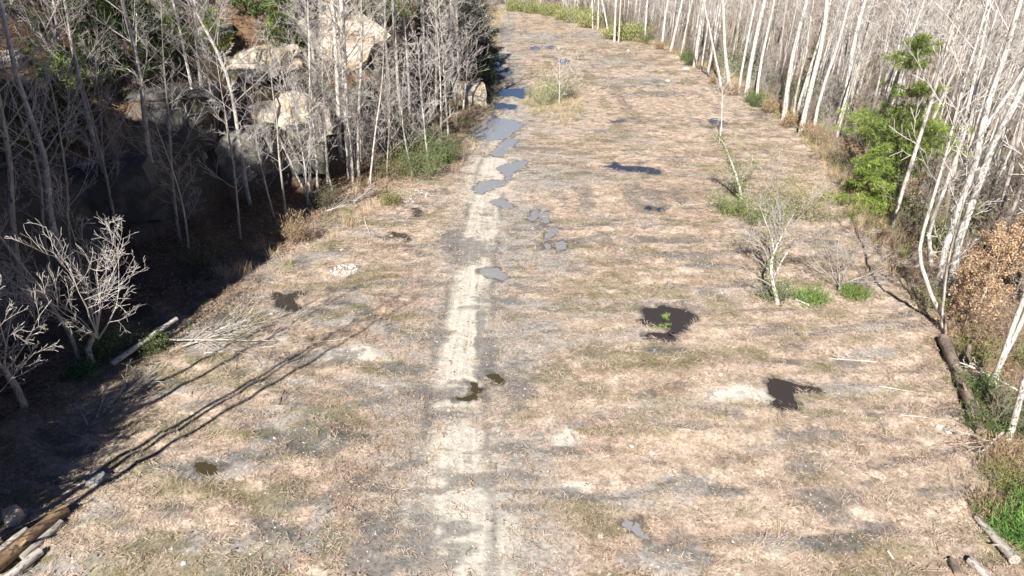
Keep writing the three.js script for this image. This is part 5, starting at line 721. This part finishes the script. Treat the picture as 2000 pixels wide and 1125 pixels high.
// ------------------------------------------------------------------ fallen wood
function logAt(name, label, ends, r0, r1, mat, seed, o = {}) {      // ends: [x, z] far and near; rests on the ground
  const r = rng(seed), [a, b] = ends, n = 9, bend = (o.bend ?? 0.035) * Math.min(1, Math.hypot(a[0] - b[0], a[1] - b[1]) / 3), ya = height(a[0], a[1]), yb = height(b[0], b[1]), c = [(a[0] + b[0]) / 2, (a[1] + b[1]) / 2], t = thing(name, label, o.cat ?? 'log', [c[0], (ya + yb) / 2, c[1]]), pts = [], rad = [], gb = new GB();
  for (let i = 0; i <= n; i++) { const f = i / n, x = lerp(a[0], b[0], f), z = lerp(a[1], b[1], f), q = lerp(r0, r1, f) * (1 + (r() - 0.5) * 0.06); rad.push(q); pts.push(V(x - c[0] + (r() - 0.5) * bend, lerp(Math.max(height(x, z), lerp(ya, yb, f)), lerp(ya, yb, f) + 0.04, 0.75) + q * 0.8 + (o.lift ?? 0) + (o.rise ?? 0) * (1 - f) - (ya + yb) / 2, z - c[1] + (r() - 0.5) * bend)); }
  gb.tube(pts, rad, 9, true); mesh('trunk', gb.build(), mat, t);
  if (o.twigs) { const cg = new GB(); for (let k = 0; k < o.twigs; k++) { const i = 1 + Math.floor(r() * (n - 1)), d = pts[i - 1].clone().sub(pts[i]).normalize().multiplyScalar(0.8).addScaledVector(rdir(r), 0.7); d.y = Math.abs(d.y) * 0.5; d.normalize(); limb(cg, pts[i], d, (o.tl ?? 1.4) * (0.5 + r()), Math.max(0.012, rad[i] * 0.35), 1, { ...TREE, levels: 3, kids: [4, 2], wander: 0.16, rise: -0.03, fork: 0.6, tip: 0.008 }, r); } mesh('branches', cg.build(), o.twigMat ?? M.twigPale, t); }
  else if (o.stubs) for (let k = 0; k < o.stubs; k++) { const sg = new GB(), i = 2 + Math.floor(r() * (n - 3)), d = rdir(r); d.y = Math.abs(d.y); sg.tube([pts[i], pts[i].clone().addScaledVector(d, rad[i] * 2.6)], [rad[i] * 0.35, rad[i] * 0.2], 5, true); mesh('branch_stub', sg.build(), mat, t); }
  return t;
}
logAt('fallen_log', 'long dark weathered log lying along the right bank', [[18.99, -25.77], [16.77, -19.44]], 0.24, 0.19, M.brown, 1001, { stubs: 2, lift: 0.08 });
logAt('fallen_log', 'grey log at the lower right corner by the green grass', [[14.37, -15.63], [14.34, -13.88]], 0.1, 0.16, M.grey, 1002, { stubs: 1 });
logAt('fallen_log', 'cut log end with pale face at the bottom right corner', [[13.22, -14.03], [13.29, -13.15]], 0.13, 0.13, M.pale, 1003, {});
logAt('fallen_log', 'short dark stub of wood left of the pale cut log', [[12.72, -14.06], [12.56, -13.53]], 0.12, 0.1, M.brown, 1004, {});
logAt('fallen_log', 'thick rotten brown log in the pile at bottom left', [[-14, -15.95], [-14.56, -13.49]], 0.19, 0.22, M.rot, 1005, { lift: 0.05, stubs: 1 });
logAt('fallen_log', 'grey-white log beside the thick rotten brown one', [[-13.87, -15.51], [-14.18, -14.06]], 0.12, 0.13, M.grey, 1006, {});
logAt('fallen_log', 'foremost smooth grey log of the bottom left pile', [[-13.76, -14.3], [-14.1, -13.15]], 0.13, 0.13, M.pale, 1007, {});
logAt('fallen_log', 'thin mossy log behind the rotten brown one', [[-14.58, -15.08], [-14.99, -14.3]], 0.08, 0.09, M.grey, 1008, { lift: 0.12 });
logAt('fallen_log', 'dark log half buried at the back of the pile', [[-14.41, -15.7], [-15.09, -14.68]], 0.12, 0.14, M.brown, 1009, {});
logAt('fallen_log', 'pale broken log end sticking out of the brush at left', [[-15.2, -27.01], [-16.79, -24.14]], 0.1, 0.13, M.pale, 1010, { rise: 0.6, lift: 0.1 });
logAt('fallen_branch', 'long thin pale branch pointing into the clearing from left', [[-7.22, -26.47], [-13.43, -25.35]], 0.02, 0.055, M.grey, 1011, { twigMat: M.twigBrown, twigs: 8, tl: 1.2, cat: 'branch' });
logAt('fallen_branch', 'tangled pale treetop lying behind the long thin branch', [[-10.59, -26.29], [-16.03, -26.11]], 0.02, 0.06, M.grey, 1012, { twigMat: M.twig, twigs: 14, tl: 2.2, cat: 'branch', lift: 0.1 });
logAt('fallen_branch', 'brushy grey treetop in the shade beside the broken log', [[-12.65, -27.57], [-15, -25.35]], 0.02, 0.06, M.grey, 1013, { twigs: 14, tl: 2, cat: 'branch' });
logAt('fallen_branch', 'grey brush branch across the dark grass at left', [[-15.48, -23.38], [-15.67, -19.78]], 0.03, 0.07, M.brown, 1014, { twigs: 10, tl: 1.4, cat: 'branch' });
logAt('fallen_log', 'pale trunk leaning down the shaded bank to the right', [[-13.29, -42.83], [-19.62, -51.96]], 0.07, 0.1, M.pale, 1015, { lift: 0.15, rise: -0.2 });
logAt('fallen_log', 'darker trunk lying parallel above the pale leaning one', [[-13.61, -44.32], [-19.11, -52.64]], 0.07, 0.09, M.grey, 1016, { lift: 0.35 });
logAt('fallen_log', 'dark charred-looking trunk by the foot of the bank', [[-8.98, -46.68], [-10.84, -44.12]], 0.14, 0.12, M.brown, 1017, {});
logAt('fallen_branch', 'bundle of thin dead branches below the dark trunk', [[-10.53, -44.32], [-12.38, -41.88]], 0.03, 0.05, M.grey, 1018, { twigs: 12, tl: 1.6, cat: 'branch' });
logAt('fallen_log', 'pale stick leaning on the green shrub by the track', [[-5, -55.23], [-6.55, -60.76]], 0.05, 0.04, M.pale, 1019, { lift: 0.1, rise: 0 });
logAt('fallen_branch', 'short white stick standing out in the grass left of track', [[-9.51, -41.23], [-8.76, -38.98]], 0.03, 0.03, M.white, 1020, { cat: 'branch' });
logAt('fallen_branch', 'thin pale branch on the straw at mid right', [[13.71, -24.93], [15.51, -24.45]], 0.014, 0.028, M.white, 1021, { twigs: 5, tl: 0.7, cat: 'branch' });
logAt('fallen_branch', 'thin white stick below the branch at mid right', [[14.72, -22.66], [15.97, -22.31]], 0.02, 0.012, M.white, 1022, { cat: 'branch' });
logAt('fallen_branch', 'white stick on the straw near the lower right', [[14.57, -20.74], [15.6, -20.62]], 0.02, 0.012, M.white, 1023, { cat: 'branch' });
logAt('fallen_branch', 'short pale stick lying far right of the murky puddle', [[11.02, -14.4], [11.1, -14.17]], 0.03, 0.03, M.white, 1024, { cat: 'branch' });
logAt('fallen_branch', 'pale branch on the grass left of the forked tree', [[11.88, -44.12], [14.09, -44.53]], 0.02, 0.035, M.white, 1025, { twigs: 3, tl: 0.7, cat: 'branch' });
logAt('fallen_branch', 'pale broken boughs at the foot of the bright green brush', [[14.16, -30.22], [14.71, -29.47]], 0.05, 0.04, M.white, 1026, { twigs: 5, tl: 0.8, cat: 'branch' });
logAt('fallen_branch', 'arched white bough at the bank below the kinked tree', [[17.91, -23.02], [20.16, -22.48]], 0.02, 0.05, M.white, 1027, { twigs: 6, tl: 1.2, cat: 'branch', lift: 0.7 });
logAt('fallen_branch', 'dead white bough on the bank above the corner log', [[16.06, -18.27], [17.45, -19.35]], 0.03, 0.05, M.white, 1028, { twigs: 5, tl: 1, cat: 'branch', lift: 0.3 });
logAt('fallen_branch', 'brown stick on grass left of the mossy patch', [[-9.11, -22.48], [-9, -21.47]], 0.025, 0.02, M.brown, 1029, { cat: 'branch' });
logAt('fallen_log', 'dark burnt pole standing on the bank behind the long log', [[19.56, -24.93], [18.07, -22.66]], 0.1, 0.1, M.brown, 1030, { rise: 0.5 });
logAt('fallen_log', 'dark rotten stick along the bank at lower right', [[15.78, -17.39], [15.02, -15.91]], 0.05, 0.06, M.brown, 1031, {});

// ------------------------------------------------------------------ what nobody could count: straw, grass, leaves, pebbles
function bladeTuft(seed, n, R, len, w, lie) { const r = rng(seed), g = new GB(); for (let k = 0; k < n; k++) { const a = r() * 6.28, d = V(Math.cos(a), lie * (0.3 + r()), Math.sin(a)).normalize(), p = V((r() - 0.5) * 2 * R, 0.005 + r() * 0.03, (r() - 0.5) * 2 * R); g.leaf(p, d, V(d.z, (r() - 0.5) * 0.9, -d.x).normalize(), len * (0.5 + r()), w * (0.7 + 0.6 * r())); } return g.build(); }
function leafPatch(seed, n, R, len, w) { const r = rng(seed), g = new GB(); for (let k = 0; k < n; k++) { const a = r() * 6.28, d = V(Math.cos(a), (r() - 0.3) * 0.7, Math.sin(a)).normalize(), sd = V(Math.sin(a), (r() - 0.5) * 0.8, -Math.cos(a)).normalize(); g.leaf(V((r() - 0.5) * 2 * R, 0.01 + r() * 0.05, (r() - 0.5) * 2 * R), d, sd, len * (0.6 + 0.8 * r()), w); } return g.build(); }
const C = (a, b, t) => new THREE.Color().setRGB(lerp(a[0], b[0], t), lerp(a[1], b[1], t), lerp(a[2], b[2], t));
const bladeMat = new THREE.MeshStandardMaterial({ roughness: 0.85, side: THREE.DoubleSide });
{
  const r = rng(1101), straw = [], green = [], leaf = [], peb = [], tallg = [];
  const zones = [[-12.5, -24, -20, 21, 26], [-24, -36, -20, 25, 17], [-36, -54, -20, 30, 10], [-54, -80, -14, 33, 5], [-80, -205, -10, 33, 1.6]];
  for (const [z0, z1, x0, x1, den] of zones) {
    const N = (z0 - z1) * (x1 - x0) * den, big = 0.75 + 0.0105 * -(z0 + z1) / 2;
    for (let k = 0; k < N; k++) {
      const x = lerp(x0, x1, r()), z = lerp(z0, z1, r()), s = x - rightEdge(z), w = leftEdge(z) - x; if (s > 2.5 || w > 3) continue;
      const c = cover(x, z), q = r(); if (c.wet > 0.75 && r() > 0.05) continue;
      const bare = Math.max(c.pale, c.grey * 0.76, c.mud * 0.9), y = height(x, z), tone = r();
      const leafy2 = Math.max(c.leaf, c.wood);
      if (q < 0.12 + c.green * 0.42 && r() > bare) green.push([x, y, z, r() * 6.28, big * (0.55 + 0.6 * r()), 0, 0, C([0.09, 0.085, 0.03], [0.23, 0.215, 0.08], tone)]);
      else if (q < 0.3 + leafy2 * 0.45 && r() > bare * 0.8) leaf.push([x, y, z, r() * 6.28, big * (0.6 + 0.5 * r()), 0, 0, C([0.17, 0.11, 0.075], [0.46, 0.33, 0.24], tone)]);
      else if (r() > bare) straw.push([x, y, z, r() * 6.28, big * (0.6 + 0.7 * r()), 0, 0, C([0.32, 0.25, 0.185], [0.66, 0.545, 0.43], tone)]);
      else if (r() < 0.85) peb.push([x, y, z, r() * 6.28, big * (0.35 + r() * r() * 1.3), r(), r(), C([0.14, 0.13, 0.12], [0.56, 0.53, 0.49], tone)]);
    }
  }
  const im = (name, label, geos, spots) => massed(name, label, geos, [bladeMat], spots);
  im('dry_grass', 'matted dry straw grass covering the clearing', [1, 2, 3].map(s => bladeTuft(1110 + s, 20, 0.2, 0.26, 0.012, 0.22)), straw);
  im('green_grass', 'low green grass and moss among the straw', [1, 2].map(s => bladeTuft(1120 + s, 18, 0.16, 0.13, 0.014, 0.9)), green);
  im('leaf_litter', 'fallen brown leaves scattered over the clearing', [1, 2].map(s => leafPatch(1130 + s, 9, 0.26, 0.09, 0.055)), leaf);
  const pg = new THREE.IcosahedronGeometry(0.028, 0); pg.scale(1.2, 0.7, 1); im('gravel', 'small pebbles and clods on the bare mud', [pg], peb);
  // taller straw along the puddles, the island and both edges
  while (tallg.length < 5200) {
    const z = -13 - Math.pow(r(), 0.8) * 185, m = r(); let x;
    if (m < 0.42) { x = rightEdge(z) + (r() - 0.35) * 3.4; if (z > -34 && r() < 0.55) continue; } else if (m < 0.54) x = leftEdge(z) - (r() - 0.45) * 4; else if (m < 0.60) { const a = r() * 6.28, q = Math.sqrt(r()) * 4.2; const X = [4.61, -78.04][0] + Math.cos(a) * q * 0.8, Z = [4.61, -78.04][1] + Math.sin(a) * q * 2.6; tallg.push([X, height(X, Z), Z, r() * 6.28, 0.4 + r() * 0.6, 0, 0, r() < 0.45 ? C([0.2, 0.2, 0.08], [0.32, 0.32, 0.14], r()) : C([0.34, 0.26, 0.17], [0.52, 0.42, 0.3], r())]); continue; } else x = lerp(leftEdge(z), rightEdge(z), r());
    const c = cover(x, z); if (c.pale > 0.3 || c.wet > 0.6) continue; if (m > 0.6 && r() < 0.6) continue;
    const gr = r() < 0.2; tallg.push([x, height(x, z), z, r() * 6.28, (0.4 + 0.7 * r()) * (m > 0.6 || z > -32 ? 0.5 : 1), 0, 0, gr ? C([0.11, 0.14, 0.03], [0.22, 0.27, 0.07], r()) : C([0.34, 0.25, 0.15], [0.56, 0.45, 0.3], r())]);
  }
  im('tall_grass', 'taller dry grass fringing the clearing and the shrub island', [1, 2, 3].map(s => bladeTuft(1140 + s, 34, 0.28, 0.75, 0.016, 2.2)), tallg);
  // leaf litter of the woods
  const wl = []; while (wl.length < 34000) { const right = r() < 0.5, z = -14 - Math.pow(r(), 0.9) * 130, x = right ? rightEdge(z) + r() * r() * 40 : leftEdge(z) - r() * 34; if (Math.abs(x) > -z * 0.82 + 8) continue; wl.push([x, height(x, z) + 0.01, z, r() * 6.28, 0.55 + 0.35 * r() + -z * 0.016, 0, 0, C([0.15, 0.095, 0.055], [0.40, 0.28, 0.19], r())]); }
  im('leaf_litter', 'brown leaf litter on the forest floor and hillside', [1, 2].map(s => leafPatch(1150 + s, 10, 0.4, 0.12, 0.075)), wl);
  // white rubble patch by the shade line and pale chips near it
  const wr = []; for (let k = 0; k < 260; k++) { const a = r() * 6.28, q = Math.sqrt(r()); const near = k < 170, cx = near ? [-9.17, -33.69][0] : [-7.09, -46.24][0], cz = near ? [-9.17, -33.69][1] : [-7.09, -46.24][1]; const x = cx + Math.cos(a) * q * (near ? 0.75 : 1.4), z = cz + Math.sin(a) * q * (near ? 0.85 : 1.3); wr.push([x, height(x, z) + 0.02, z, r() * 6.28, 0.8 + 2.0 * r() * r(), r() * 3, r() * 3, C([0.5, 0.47, 0.44], [0.8, 0.78, 0.76], r())]); }
  im('white_rubble', 'scatter of white rubble chips left of the track', [pg], wr);
  // green tufts standing in the large puddle
  const pt = []; for (const [x, z] of [[7.28, -28.65], [7.34, -28.45], [7.47, -28.75], [7.06, -27.76], [7.16, -27.57], [7.36, -27.86], [6.68, -27.57]]) for (let k = 0; k < 7; k++) { pt.push([x + (r() - 0.5) * 0.25, -0.06, z + (r() - 0.5) * 0.3, r() * 6.28, 0.3 + 0.25 * r(), 0, 0, C([0.16, 0.24, 0.05], [0.30, 0.40, 0.12], r())]); }
  im('water_grass', 'fresh green grass tufts growing in the large dark puddle', [bladeTuft(1160, 16, 0.1, 0.3, 0.014, 1.4)], pt);
}

renderer.render(scene, camera);
